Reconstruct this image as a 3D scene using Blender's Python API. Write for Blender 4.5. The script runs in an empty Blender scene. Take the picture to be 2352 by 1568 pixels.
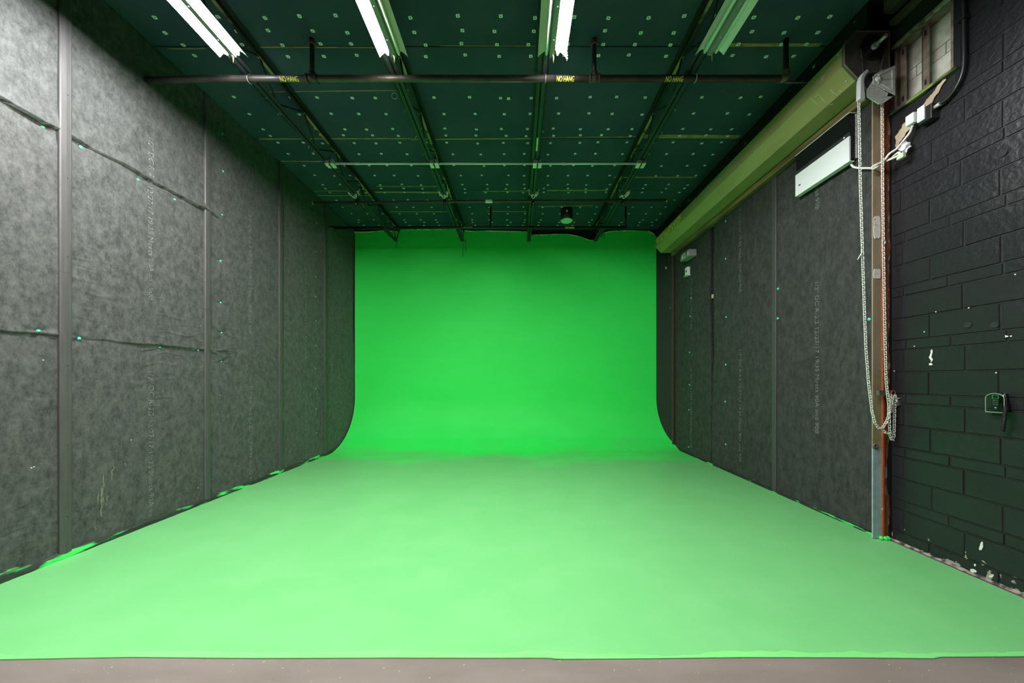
import bpy, bmesh, math, random
from mathutils import Vector, Matrix, noise
random.seed(7)
S = bpy.context.scene
COL = S.collection
PI = math.pi

# ------------------------------------------------------------------ camera, world, exposure
F, CX, CY, CAMZ = 740.0, 1190.0, 872.0, 1.5          # focal length and principal point in 2352x1568 pixels
cam_d = bpy.data.cameras.new('camera')
cam = bpy.data.objects.new('camera', cam_d)
COL.objects.link(cam)
cam.location = (0, 0, CAMZ)
cam.rotation_euler = (PI / 2, 0, 0)
cam_d.sensor_width = 36.0
cam_d.sensor_fit = 'HORIZONTAL'
cam_d.lens = 36.0 * F / 2352
cam_d.shift_x = (1176 - CX) / 2352
cam_d.shift_y = (CY - 784) / 2352
cam_d.clip_start = 0.02
S.camera = cam
W = bpy.data.worlds.new('world')
S.world = W
W.use_nodes = True
W.node_tree.nodes['Background'].inputs[0].default_value = (0.9, 0.95, 1.0, 1)
W.node_tree.nodes['Background'].inputs[1].default_value = 0.012
S.view_settings.view_transform = 'Standard'
S.view_settings.look = 'None'
S.view_settings.gamma = 1.0
S.view_settings.exposure = 0.0
S.view_settings.use_curve_mapping = False
TUBES = (530.0, 430.0, 860.0)                          # radiance of the lit fluorescent tubes, left to right

# ------------------------------------------------------------------ room numbers (metres)
XL, XR, XB = -3.82, 3.42, 3.50     # left lining face, door lining face, block wall face
YB, ZC = 7.50, 5.00                # back wall, ceiling
def X(px, Z): return (px - CX) * Z / F
def H(py, Z): return CAMZ - (py - CY) * Z / F
def on_x(px, py, x):               # the point of the plane x = const seen at a pixel
    Z = F * x / (px - CX)
    return (x, Z, H(py, Z))
def on_z(px, py, z):
    Z = F * (CAMZ - z) / (py - CY)
    return (X(px, Z), Z, z)
def lerp(a, b, t): return a + (b - a) * t
def polyline(pts, x):
    if x <= pts[0][0]: return pts[0][1]
    for (a, b), (c, d) in zip(pts, pts[1:]):
        if x <= c: return lerp(b, d, (x - a) / max(c - a, 1e-6))
    return pts[-1][1]

# ------------------------------------------------------------------ materials
MATS = {}
def mat(name, base, rough=0.6, metal=0.0, col2=None, nscale=6.0, nstretch=(1, 1, 1), thr=(0.4, 0.6), detail=4.0,
        bump=0.0, bscale=40.0, bstretch=(1, 1, 1), bdist=0.01, emit=None, estr=0.0, spec=0.5, rough2=None, trans=0.0, extra=None, sheen=0.0, nrough=0.5):
    m = bpy.data.materials.new(name)
    m.use_nodes = True
    nt = m.node_tree
    p = nt.nodes['Principled BSDF']
    p.inputs['Base Color'].default_value = (*base, 1)
    p.inputs['Roughness'].default_value = rough
    p.inputs['Metallic'].default_value = metal
    p.inputs['Specular IOR Level'].default_value = spec
    if sheen:
        p.inputs['Sheen Weight'].default_value = sheen
    if trans:
        p.inputs['Transmission Weight'].default_value = trans
    if emit:
        p.inputs['Emission Color'].default_value = (*emit, 1)
        p.inputs['Emission Strength'].default_value = estr
    tc = nt.nodes.new('ShaderNodeTexCoord')
    def noise_node(scale, stretch, det):
        mp = nt.nodes.new('ShaderNodeMapping')
        mp.inputs['Scale'].default_value = stretch
        nt.links.new(tc.outputs['Object'], mp.inputs[0])
        n = nt.nodes.new('ShaderNodeTexNoise')
        n.inputs['Scale'].default_value = scale
        n.inputs['Detail'].default_value = det
        nt.links.new(mp.outputs[0], n.inputs['Vector'])
        return n
    m_col = None
    if col2:
        n = noise_node(nscale, nstretch, detail)
        n.inputs['Roughness'].default_value = nrough
        r = nt.nodes.new('ShaderNodeMapRange')
        r.inputs[1].default_value, r.inputs[2].default_value = thr
        nt.links.new(n.outputs['Fac'], r.inputs[0])
        mx = nt.nodes.new('ShaderNodeMix'); mx.data_type = 'RGBA'
        mx.inputs[6].default_value = (*base, 1); mx.inputs[7].default_value = (*col2, 1)
        nt.links.new(r.outputs[0], mx.inputs[0])
        nt.links.new(mx.outputs[2], p.inputs['Base Color'])
        m_col = mx.outputs[2]
        if rough2 is not None:
            rr = nt.nodes.new('ShaderNodeMapRange')
            rr.inputs[3].default_value, rr.inputs[4].default_value = rough, rough2
            nt.links.new(r.outputs[0], rr.inputs[0])
            nt.links.new(rr.outputs[0], p.inputs['Roughness'])
    if bump:
        n = noise_node(bscale, bstretch, 5.0)
        b = nt.nodes.new('ShaderNodeBump')
        b.inputs['Strength'].default_value = bump
        b.inputs['Distance'].default_value = bdist
        nt.links.new(n.outputs['Fac'], b.inputs['Height'])
        nt.links.new(b.outputs[0], p.inputs['Normal'])
    if extra:
        extra(nt, p, tc, noise_node, m_col)
    MATS[name] = m
    return m

def mix_extra(color, mask_scale, thr, axis=None, lo=0.0, hi=0.3, stretch=(1, 1, 1), det=6.0, amp=(0.16, -0.3)):
    """A second colour laid over the first where a noise mask says so (chips, smears, lit floor tone), kept near one end of an axis."""
    def f(nt, p, tc, noise_node, m_col):
        n = noise_node(mask_scale, stretch, det)
        src = n.outputs['Fac']
        if axis is not None:
            sp = nt.nodes.new('ShaderNodeSeparateXYZ')
            nt.links.new(tc.outputs['Object'], sp.inputs[0])
            mr = nt.nodes.new('ShaderNodeMapRange')
            mr.inputs[1].default_value, mr.inputs[2].default_value = lo, hi
            mr.inputs[3].default_value, mr.inputs[4].default_value = amp
            nt.links.new(sp.outputs[axis], mr.inputs[0])
            ad = nt.nodes.new('ShaderNodeMath'); ad.operation = 'ADD'
            nt.links.new(src, ad.inputs[0]); nt.links.new(mr.outputs[0], ad.inputs[1])
            src = ad.outputs[0]
        r = nt.nodes.new('ShaderNodeMapRange')
        r.inputs[1].default_value, r.inputs[2].default_value = thr
        nt.links.new(src, r.inputs[0])
        mx = nt.nodes.new('ShaderNodeMix'); mx.data_type = 'RGBA'
        if m_col: nt.links.new(m_col, mx.inputs[6])
        else: mx.inputs[6].default_value = p.inputs['Base Color'].default_value
        mx.inputs[7].default_value = (*color, 1)
        nt.links.new(r.outputs[0], mx.inputs[0])
        nt.links.new(mx.outputs[2], p.inputs['Base Color'])
    return f

M_GREEN_FLOOR = mat('lit green floor paint', (0.148, 0.475, 0.164), 0.42, col2=(0.162, 0.49, 0.178), nscale=2.2, thr=(0.42, 0.62), nstretch=(1, 1.5, 1), bump=0.05, bscale=60, spec=0.5,
                    extra=mix_extra((0.036, 0.85, 0.11), 0.7, (0.25, 0.90), axis=1, lo=7.05, hi=5.3, stretch=(1, 2, 1), det=1.5, amp=(0.45, -0.5)))  # paler floor green imitates strong light, fading to wall green towards the cove
M_GREEN_WALL = mat('green wall paint', (0.034, 0.84, 0.105), 0.62, col2=(0.040, 0.86, 0.115), nscale=1.4, nstretch=(1, 1, 2.5), bump=0.04, bscale=40, spec=0.3)
M_GREEN_FRESH = mat('fresh green paint', (0.045, 0.78, 0.10), 0.5, col2=(0.02, 0.05, 0.02), nscale=9, thr=(0.52, 0.6), bump=0.3, bscale=50)
M_GREEN_LUMP = mat('thick green paint', (0.045, 0.72, 0.09), 0.45, bump=0.3, bscale=50)
M_TORN = mat('torn paper edge', (0.55, 0.8, 0.58), 0.8, col2=(0.04, 0.7, 0.12), nscale=9, thr=(0.45, 0.55))
M_TAUPE = mat('taupe concrete', (0.150, 0.123, 0.105), 0.7, col2=(0.188, 0.157, 0.138), nscale=3.0, nstretch=(0.5, 2.2, 1), thr=(0.35, 0.65), bump=0.12, bscale=30,
              extra=mix_extra((0.16, 0.5, 0.13), 55, (0.71, 0.74), det=2.0))
M_FABRIC = mat('black glass fibre liner', (0.018, 0.0195, 0.0185), 0.66, col2=(0.096, 0.096, 0.093), nscale=20.0, nstretch=(1, 1, 0.6), thr=(0.38, 0.64), detail=14.0, nrough=0.82,
               bump=0.35, bscale=90, bstretch=(1, 1, 0.4), bdist=0.004, spec=0.35, sheen=0.15)
M_FABRIC_R = mat('dark glass fibre liner', (0.016, 0.016, 0.0157), 0.72, col2=(0.056, 0.0548, 0.0535), nscale=20.0, nstretch=(1, 1, 0.45), thr=(0.38, 0.64), detail=14.0, nrough=0.82,
                 bump=0.3, bscale=90, bstretch=(1, 1, 0.4), bdist=0.004, spec=0.3)
M_STRIP = mat('black cover strip', (0.058, 0.055, 0.055), 0.5, col2=(0.072, 0.068, 0.068), nscale=14, nstretch=(1, 3, 0.25))
M_BLACK = mat('flat black', (0.008, 0.009, 0.010), 0.75)
M_BLACK_GLOSS = mat('satin black', (0.010, 0.010, 0.012), 0.4)
M_CEIL = mat('black ceiling lining', (0.034, 0.062, 0.100), 0.8, col2=(0.052, 0.080, 0.105), nscale=1.6, thr=(0.35, 0.7), bump=0.2, bscale=60, spec=0.25)
M_TAN_WOOD = mat('bare wood', (0.42, 0.30, 0.13), 0.75, col2=(0.20, 0.12, 0.05), nscale=7, nstretch=(1, 6, 6), thr=(0.4, 0.7), bump=0.2)
M_WASHER = mat('pale washer', (0.85, 0.95, 0.97), 0.45)
M_PIN = mat('teal pin cap', (0.02, 0.70, 0.42), 0.45)
M_PINHUB = mat('pin hub', (0.45, 0.85, 0.75), 0.4)
M_STEEL = mat('black joist steel', (0.016, 0.017, 0.019), 0.5, bump=0.15, bscale=60)
M_STEEL_WORN = mat('worn joist flange', (0.020, 0.022, 0.022), 0.55, col2=(0.40, 0.34, 0.14), nscale=2.2, nstretch=(0.2, 1, 0.2), thr=(0.50, 0.56), detail=5)  # black steel with tan streaks where the paint is worn
M_CHORD = mat('grey joist chord', (0.030, 0.036, 0.044), 0.5, bump=0.1, bscale=50)
M_PIPE = mat('dark steel pipe', (0.045, 0.040, 0.042), 0.42, col2=(0.085, 0.06, 0.055), nscale=5, nstretch=(1, 1, 1), spec=0.6)
M_PIPE_BLACK = mat('black pipe', (0.014, 0.014, 0.015), 0.42)
M_CONDUIT = mat('galvanised conduit', (0.86, 0.90, 0.84), 0.35)
M_GALV = mat('galvanised steel', (0.50, 0.51, 0.48), 0.36, metal=0.25, col2=(0.60, 0.61, 0.57), nscale=25)
M_WHITE = mat('white plastic', (0.78, 0.79, 0.78), 0.4)
M_OFFWHITE = mat('off white cable', (0.72, 0.70, 0.64), 0.5)
M_YELLOW = mat('yellow stencil paint', (0.92, 0.84, 0.13), 0.6)
M_PRINT = mat('pale print', (0.25, 0.26, 0.255), 0.7, col2=(0.10, 0.105, 0.10), nscale=40, thr=(0.4, 0.6))
M_PRINT_R = mat('faint pale print', (0.22, 0.235, 0.23), 0.7, col2=(0.10, 0.105, 0.10), nscale=60, thr=(0.4, 0.6))
M_ENAMEL = mat('white enamel', (0.90, 0.90, 0.89), 0.35)
M_ENAMEL_WARM = mat('cream enamel', (0.80, 0.74, 0.64), 0.35)
M_TUBE = mat('lit tube', (0.9, 0.9, 0.9), 0.4, emit=(0.95, 0.98, 1.0), estr=TUBES[0])
M_TUBE_3 = mat('lit tube', (0.9, 0.9, 0.9), 0.4, emit=(0.97, 0.98, 1.0), estr=TUBES[2])
M_TUBE_WARM = mat('warm lit tube', (0.9, 0.9, 0.9), 0.4, emit=(1.0, 0.90, 0.76), estr=TUBES[1])
M_TUBE_OFF = mat('unlit tube', (0.95, 0.95, 0.94), 0.22)
M_OLIVE = mat('olive hood paint', (0.345, 0.295, 0.125), 0.42, col2=(0.40, 0.345, 0.15), nscale=3, nstretch=(1, 0.4, 1), bump=0.05, bscale=12,
              extra=mix_extra((0.60, 0.58, 0.38), 26, (0.70, 0.72), stretch=(1, 0.5, 2.0), det=3))
M_IRON = mat('dark iron plate', (0.075, 0.066, 0.062), 0.5, col2=(0.11, 0.095, 0.085), nscale=9)
M_RUST = mat('red oxide steel', (0.30, 0.075, 0.026), 0.55, col2=(0.23, 0.055, 0.02), nscale=9, extra=mix_extra((0.45, 0.33, 0.22), 26, (0.67, 0.69), det=3))
M_TANSTEEL = mat('tan painted steel', (0.27, 0.20, 0.13), 0.5, col2=(0.32, 0.25, 0.165), nscale=8, nstretch=(1, 1, 0.4), bump=0.1)
M_OLIVESTEEL = mat('olive tan steel', (0.22, 0.18, 0.095), 0.5, col2=(0.27, 0.22, 0.13), nscale=10, bump=0.1)
M_BLUESTEEL = mat('pale blue steel', (0.33, 0.43, 0.47), 0.45, col2=(0.25, 0.31, 0.32), nscale=12, thr=(0.45, 0.7), bump=0.1)
M_PLASTER = mat('white filler', (0.72, 0.69, 0.64), 0.8, col2=(0.4, 0.22, 0.1), nscale=30, thr=(0.6, 0.7), bump=0.4, bscale=60)
M_BARE = mat('bare tan masonry', (0.50, 0.35, 0.25), 0.85, col2=(0.56, 0.46, 0.32), nscale=9, bump=0.3)
M_BLOCK = mat('bare pale block', (0.74, 0.73, 0.64), 0.9, col2=(0.48, 0.45, 0.35), nscale=8, thr=(0.42, 0.68), bump=0.4, bscale=60)
M_BRICK = mat('black painted block', (0.0098, 0.0096, 0.0116), 0.38, col2=(0.0135, 0.0130, 0.0156), nscale=2.5, bump=0.65, bscale=26, bdist=0.007, rough2=0.3, spec=0.55,
              extra=mix_extra((0.30, 0.28, 0.24), 17, (0.70, 0.72), axis=2, lo=0.0, hi=0.42, det=8))
M_MORTAR = mat('black painted joint', (0.011, 0.0095, 0.0115), 0.45, bump=0.5, bscale=50, bdist=0.005,
               extra=mix_extra((0.34, 0.31, 0.26), 20, (0.68, 0.70), axis=2, lo=0.0, hi=0.5, det=8))
M_GREENISH = mat('green smeared sill', (0.03, 0.035, 0.015), 0.5, col2=(0.22, 0.34, 0.06), nscale=16, nstretch=(1, 0.4, 2), thr=(0.46, 0.56))
M_GRILLE = mat('black grille', (0.012, 0.012, 0.014), 0.4)
M_LED = mat('indicator lamp', (0.6, 0.65, 0.9), 0.4, emit=(0.6, 0.7, 1.0), estr=1.5)
M_LENS = mat('lamp lens', (0.62, 0.58, 0.55), 0.2, col2=(0.30, 0.25, 0.25), nscale=30)
M_CLEAR = mat('clear acrylic', (0.93, 0.97, 0.94), 0.06, trans=1.0)
M_EDGE = mat('acrylic edge', (0.33, 0.36, 0.30), 0.3)
M_GREENLED = mat('green display rim', (0.02, 0.45, 0.12), 0.4, emit=(0.02, 0.8, 0.2), estr=0.25)
M_DIFF = mat('pale diffuser', (0.72, 0.9, 0.85), 0.35)
M_BRASS = mat('brass', (0.5, 0.36, 0.12), 0.35, metal=0.8)
M_CHAIN = mat('zinc chain', (0.78, 0.77, 0.70), 0.4, metal=0.15)
M_ROPE = mat('pale rope', (0.95, 0.93, 0.82), 0.8)
M_DOOR = mat('dark door slats', (0.02, 0.02, 0.02), 0.5)
M_CORNER = mat('scuffed dark wall', (0.017, 0.018, 0.016), 0.7, extra=mix_extra((0.30, 0.24, 0.12), 9, (0.70, 0.76), stretch=(1, 1, 0.7), det=6))
M_LEDGER = mat('black ledger', (0.010, 0.011, 0.013), 0.5, extra=mix_extra((0.50, 0.45, 0.12), 16, (0.69, 0.71), stretch=(1, 0.6, 1), det=3))
M_TIE = mat('white cable tie', (0.75, 0.77, 0.70), 0.4)

# ------------------------------------------------------------------ mesh helpers
def world_loc(o):
    v = Vector((0, 0, 0))
    while o is not None:
        v += o.location
        o = o.parent
    return v

class MB:
    def __init__(self):
        self.bm = bmesh.new()
        self.mi = 0
    def face(self, pts):
        vs = [self.bm.verts.new(p) for p in pts]
        f = self.bm.faces.new(vs)
        f.material_index = self.mi
        return f
    def box(self, x0, x1, y0, y1, z0, z1, bev=0.0):
        P = [(x0, y0, z0), (x1, y0, z0), (x1, y1, z0), (x0, y1, z0), (x0, y0, z1), (x1, y0, z1), (x1, y1, z1), (x0, y1, z1)]
        self._hex(P, bev)
        return self
    def _hex(self, P, bev=0.0):
        vs = [self.bm.verts.new(p) for p in P]
        fs = []
        for q in ((0, 3, 2, 1), (4, 5, 6, 7), (0, 1, 5, 4), (1, 2, 6, 5), (2, 3, 7, 6), (3, 0, 4, 7)):
            f = self.bm.faces.new([vs[i] for i in q]); f.material_index = self.mi; fs.append(f)
        if bev:
            es = set(e for f in fs for e in f.edges)
            r = bmesh.ops.bevel(self.bm, geom=list(es), offset=bev, segments=2, affect='EDGES', profile=0.6)
            for f in r['faces']: f.material_index = self.mi
    def bar(self, a, b, w, h, up=(0, 0, 1)):
        a, b = Vector(a), Vector(b)
        d = (b - a).normalized()
        s = d.cross(Vector(up))
        if s.length < 1e-4: s = d.cross(Vector((1, 0, 0)))
        s.normalize(); u = s.cross(d)
        s *= w / 2; u *= h / 2
        self._hex([a - s - u, a + s - u, b + s - u, b - s - u, a - s + u, a + s + u, b + s + u, b - s + u])
        return self
    def tube(self, pts, r, n=8, cap=True, closed=False, squash=1.0):
        pts = [Vector(p) for p in pts]
        rs = r if isinstance(r, (list, tuple)) else [r] * len(pts)
        rings = []
        ref = None
        L = len(pts)
        for i, p in enumerate(pts):
            if closed: d = pts[(i + 1) % L] - pts[i - 1]
            else: d = pts[min(i + 1, L - 1)] - pts[max(i - 1, 0)]
            d.normalize()
            if ref is None:
                ref = d.cross(Vector((0, 0, 1)))
                if ref.length < 1e-3: ref = d.cross(Vector((1, 0, 0)))
            ref = (ref - d * ref.dot(d)).normalized()
            u = d.cross(ref)
            rings.append([self.bm.verts.new(p + (ref * math.cos(2 * PI * k / n) + u * math.sin(2 * PI * k / n) * squash) * rs[i]) for k in range(n)])
        for i in range(L if closed else L - 1):
            A, B = rings[i], rings[(i + 1) % L]
            for k in range(n):
                f = self.bm.faces.new([A[k], A[(k + 1) % n], B[(k + 1) % n], B[k]]); f.material_index = self.mi; f.smooth = True
        if cap and not closed:
            for R in (rings[0][::-1], rings[-1]):
                f = self.bm.faces.new(R); f.material_index = self.mi
        return self
    def cyl(self, a, b, r, n=16, r2=None):
        return self.tube([a, b], [r, r if r2 is None else r2], n)
    def lathe(self, a, axis, prof, n=20):
        """profile of (distance along the axis, radius)"""
        a, axis = Vector(a), Vector(axis).normalized()
        return self.tube([a + axis * t for t, _ in prof], [max(q, 1e-4) for _, q in prof], n)
    def prism(self, prof, y0, y1, axis='y'):
        """extrude a closed profile; axis y: (x, z) pairs, axis x: (y, z), axis z: (x, y)"""
        def P(p, t):
            return {'y': (p[0], t, p[1]), 'x': (t, p[0], p[1]), 'z': (p[0], p[1], t)}[axis]
        A = [self.bm.verts.new(P(p, y0)) for p in prof]
        B = [self.bm.verts.new(P(p, y1)) for p in prof]
        n = len(prof)
        fs = [self.bm.faces.new(A[::-1]), self.bm.faces.new(B)]
        for k in range(n):
            fs.append(self.bm.faces.new([A[k], A[(k + 1) % n], B[(k + 1) % n], B[k]]))
        for f in fs: f.material_index = self.mi
        return self
    def grid(self, fn, nu, nv, smooth=True):
        V = [[self.bm.verts.new(fn(i / nu, j / nv)) for j in range(nv + 1)] for i in range(nu + 1)]
        for i in range(nu):
            for j in range(nv):
                f = self.bm.faces.new([V[i][j], V[i + 1][j], V[i + 1][j + 1], V[i][j + 1]])
                f.smooth = smooth; f.material_index = self.mi
        return V
    def torus(self, c, axis, R, r, n=20, m=6, a0=0.0, a1=2 * PI, sx=1.0, ref=None):
        c, axis = Vector(c), Vector(axis).normalized()
        u = Vector(ref) if ref is not None else axis.cross(Vector((0, 0, 1)))
        if u.length < 1e-3: u = axis.cross(Vector((1, 0, 0)))
        u.normalize(); v = axis.cross(u)
        full = abs(a1 - a0 - 2 * PI) < 1e-6
        pts = [c + (u * math.cos(a0 + (a1 - a0) * k / n) * sx + v * math.sin(a0 + (a1 - a0) * k / n)) * R for k in range(n if full else n + 1)]
        return self.tube(pts, r, m, closed=full)
    def build(self, name, mats, parent=None, recalc=True, loc=None):
        """link as ONE object; vertices are given in world space"""
        if recalc: bmesh.ops.recalc_face_normals(self.bm, faces=self.bm.faces)
        off = world_loc(parent) if parent else Vector((0, 0, 0))
        if loc is not None: off = off * 0 + Vector(loc)
        bmesh.ops.translate(self.bm, verts=self.bm.verts, vec=-off)
        me = bpy.data.meshes.new(name)
        self.bm.to_mesh(me); self.bm.free()
        for m in (mats if isinstance(mats, (list, tuple)) else [mats]): me.materials.append(m)
        o = bpy.data.objects.new(name, me)
        COL.objects.link(o)
        if parent: o.parent = parent
        if loc is not None and not parent: o.location = loc
        return o

def tag(o, label, cat, group=None, kind=None):
    if label: o['label'] = label
    if cat: o['category'] = cat
    if group: o['group'] = group
    if kind: o['kind'] = kind
    return o
def thing(name, label, cat, loc=(0, 0, 0), group=None):
    o = bpy.data.objects.new(name, None)
    o.empty_display_size = 0.1
    COL.objects.link(o)
    o.location = loc
    return tag(o, label, cat, group)
def struct(o, label=None):
    o['kind'] = 'structure'
    if label: o['label'] = label
    return o
def copy_tree(o, parent=None):
    c = o.copy(); COL.objects.link(c)
    if parent: c.parent = parent
    for ch in list(o.children): copy_tree(ch, c)
    return c
ORD = ['first', 'second', 'third', 'fourth', 'fifth', 'sixth', 'seventh', 'eighth', 'ninth', 'tenth', 'eleventh', 'twelfth', 'thirteenth',
       'fourteenth', 'fifteenth', 'sixteenth', 'seventeenth', 'eighteenth', 'nineteenth', 'twentieth']

def text2d(s, width, height, thin=0.0):
    """outline of a line of text as (verts, faces) scaled to a width and cap height"""
    cu = bpy.data.curves.new('lettering', 'FONT')
    cu.body = s
    cu.resolution_u = 3
    cu.offset = thin
    o = bpy.data.objects.new('lettering', cu)
    COL.objects.link(o)
    bpy.context.view_layer.update()
    me = bpy.data.meshes.new_from_object(o.evaluated_get(bpy.context.evaluated_depsgraph_get()))
    vs = [v.co.copy() for v in me.vertices]; fs = [tuple(p.vertices) for p in me.polygons]
    bpy.data.objects.remove(o); bpy.data.curves.remove(cu); bpy.data.meshes.remove(me)
    x0, x1 = min(v.x for v in vs), max(v.x for v in vs)
    y1 = max(v.y for v in vs)
    return [((v.x - x0) / (x1 - x0) * width, v.y / y1 * height) for v in vs], fs
def text_obj(name, s, width, height, fn, m, parent, slices=0, thin=0.0):
    vs, fs = text2d(s, width, height, thin)
    bm = bmesh.new()
    V = [bm.verts.new((a, b, 0)) for a, b in vs]
    for f in fs:
        try: bm.faces.new([V[i] for i in f])
        except ValueError: pass
    for k in range(1, slices):
        bmesh.ops.bisect_plane(bm, geom=bm.verts[:] + bm.edges[:] + bm.faces[:], plane_co=(0, height * k / slices, 0), plane_no=(0, 1, 0))
    r = bmesh.ops.extrude_face_region(bm, geom=bm.faces[:])
    bmesh.ops.translate(bm, verts=[g for g in r['geom'] if isinstance(g, bmesh.types.BMVert)], vec=(0, 0, 1))
    for v in bm.verts: v.co = Vector(fn(v.co.x, v.co.y, v.co.z))
    mb = MB(); mb.bm.free(); mb.bm = bm
    return mb.build(name, m, parent)

def fbm(x, y, z=0.0, o=4):
    return noise.fractal(Vector((x, y, z)), 1.0, 2.0, o)

# ================================================================== THE SETTING
fl = MB(); fl.box(-4.4, 4.4, -3.0, 8.0, -0.12, 0.0)
struct(fl.build('floor', M_TAUPE), 'bare taupe concrete floor showing as a strip in front of the green paint')

# cyclorama: painted floor, cove and back wall in one sweep
front = [(X(px, 1.5 * F / (py - CY)), 1.5 * F / (py - CY)) for px, py in
         ((0, 1516), (150, 1513), (300, 1510.5), (450, 1512), (600, 1513), (900, 1512), (1180, 1512.5), (1270, 1512), (1275, 1515), (1450, 1514), (1700, 1511), (1950, 1511.5),
          (2148, 1513.5), (2152, 1510), (2352, 1509))]
front = [(-4.0, front[0][1])] + front + [(4.0, front[-1][1])]
topedge = [(X(px, YB), H(py, YB)) for px, py in
           ((800, 532), (840, 533), (880, 530), (912, 531), (925, 527.5), (1045, 527), (1085, 531), (1120, 530), (1160, 531), (1212, 532), (1215, 540), (1280, 538),
            (1305, 538), (1330, 543), (1352, 551), (1366, 553), (1370, 549), (1384, 536), (1400, 531), (1440, 529.5), (1490, 531), (1500, 536), (1508, 545))]
NF, NC, NW = 26, 30, 10
def cyc(u, j):
    xl = lerp(-3.80, 3.46, u)
    t = max(0.0, min(1.0, (xl + 3.8) / 7.0))
    y0 = lerp(6.40, 6.72, t)
    ry = YB - y0
    if j <= NF:
        return (xl, lerp(polyline(front, xl), y0, j / NF), 0.004)
    if j <= NF + NC:
        a = (j - NF) / NC * PI / 2
        y = y0 + ry * math.sin(a); z = 0.004 + 1.1 * (1 - math.cos(a))
        return (xl, y, z)
    return (xl, YB, lerp(1.104, polyline(topedge, xl), (j - NF - NC) / NW))
mb = MB()
NU = 160
V = [[mb.bm.verts.new(cyc(i / NU, j)) for j in range(NF + NC + NW + 1)] for i in range(NU + 1)]
for i in range(NU):
    for j in range(NF + NC + NW):
        f = mb.bm.faces.new([V[i][j], V[i + 1][j], V[i + 1][j + 1], V[i][j + 1]])
        f.smooth = True
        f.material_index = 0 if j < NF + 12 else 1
for i in range(NU):                                     # thickness at the front edge
    a, b = V[i][0].co, V[i + 1][0].co
    mb.face([(a.x, a.y, 0.0), (b.x, b.y, 0.0), b, a])
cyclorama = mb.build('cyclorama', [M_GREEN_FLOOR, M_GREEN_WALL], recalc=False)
tag(cyclorama, 'seamless bright green screen backdrop sweeping from the painted floor up the back wall', 'green screen')
mb = MB()                                              # ragged pale edge along the top
prev = None
for k in range(260):
    x = lerp(X(812, YB), X(1505, YB), k / 259)
    z = polyline(topedge, x)
    h = 0.012 + 0.022 * max(0, fbm(x * 6, 3.1)) + 0.01 * max(0, fbm(x * 30, 8.1))
    cur = (Vector((x, YB - 0.006, z - h)), Vector((x, YB - 0.014, z + 0.004)))
    if prev: mb.face([prev[0], cur[0], cur[1], prev[1]])
    prev = cur
mb.build('torn_edge', M_TORN, cyclorama)['label'] = 'ragged pale paper edge along the top'
mb = MB()                                              # brush lap lines of fresher paint along the front edge
prev = None
for k in range(300):
    x = lerp(-3.7, 3.45, k / 299)
    yf = polyline(front, x)
    w = 0.035 + 0.03 * fbm(x * 1.7, 0.4) + 0.012 * fbm(x * 9, 5.0)
    cur = (Vector((x, yf + 0.001, 0.0052)), Vector((x, yf + max(0.01, w), 0.0052)))
    if prev: mb.face([prev[0], cur[0], cur[1], prev[1]])
    prev = cur
M_EDGEPAINT = mat('edge paint', (0.16, 0.62, 0.16), 0.5, col2=(0.19, 0.60, 0.19), nscale=8, nstretch=(0.3, 3, 1))
mb.build('edge_band', M_EDGEPAINT, cyclorama)['label'] = 'more saturated brushed band of green paint along the front edge'

# walls, ceiling
mb = MB(); mb.box(-4.1, -3.865, -3.0, 7.8, 0, 5.3); struct(mb.build('wall_left', M_BLACK), 'wall behind the black lining on the left')
mb = MB(); mb.box(-3.86, 3.7, 7.53, 7.8, 0, 5.3); struct(mb.build('wall_back', M_BLACK), 'black strip of back wall above the green screen')
def corner_x(y): return lerp(3.405, 3.215, (y - 7.06) / 0.44)
mb = MB()
mb.prism([(3.405, 7.06), (3.215, 7.505), (3.215, 7.53), (3.65, 7.53), (3.65, 7.06)], 0, 5.0, 'z')
struct(mb.build('wall_corner', M_CORNER), 'narrow dark scuffed wall between the green screen and the roller door')

# ceiling boards with gaps, bare wood shows in the gaps
ceil = MB(); ceil.box(-4.1, 4.0, -3.0, 7.8, ZC + 0.03, ZC + 0.25)
ceil_o = struct(ceil.build('ceiling', M_BLACK), 'black lined ceiling')
rows = [-3.0, 0.9, 2.15, 3.385, 4.675, 5.95, 7.2, 7.53]
for k, (a, b) in enumerate(zip(rows, rows[1:])):
    mb = MB()
    mb.box(-3.86, 3.24, a + 0.006, b - 0.006, ZC, ZC + 0.03)
    mb.build('lining_board', M_CEIL, ceil_o)
for (x1, y1, x2, y2, th) in ((1678, 103, 1885, 103, 8), (385, 112, 470, 111, 2), (570, 108, 890, 109, 2.2), (1010, 105, 1240, 106, 1.5), (595, 319, 945, 318, 2.4),
                             (945, 320, 1228, 318, 2.4), (1462, 313, 1698, 314, 8), (1240, 316, 1460, 314, 1.2), (645, 370, 760, 371, 2), (1410, 407, 1600, 407, 2.4),
                             (865, 428, 1010, 428, 1.6), (862, 441, 1030, 442, 3), (720, 438, 810, 438, 1.4), (728, 449, 862, 449, 1.6), (1108, 439, 1216, 438, 1.6),
                             (1256, 437, 1396, 437, 2.4), (895, 486, 1030, 486, 1.4), (1118, 485, 1212, 486, 1.4), (1236, 474, 1362, 472, 1.6), (600, 211, 940, 207, 1.8)):
    a, b = Vector(on_z(x1, y1, ZC)), Vector(on_z(x2, y2, ZC))
    yd = abs(on_z(x1, y1 + th, ZC)[1] - a.y)
    mb = MB(); mb.bar(a + Vector((0, 0, 0.004)), b + Vector((0, 0, 0.004)), yd, 0.012)
    mb.build('bare_wood_strip', M_TAN_WOOD, ceil_o)['label'] = 'bare wood showing in a seam'

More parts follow.
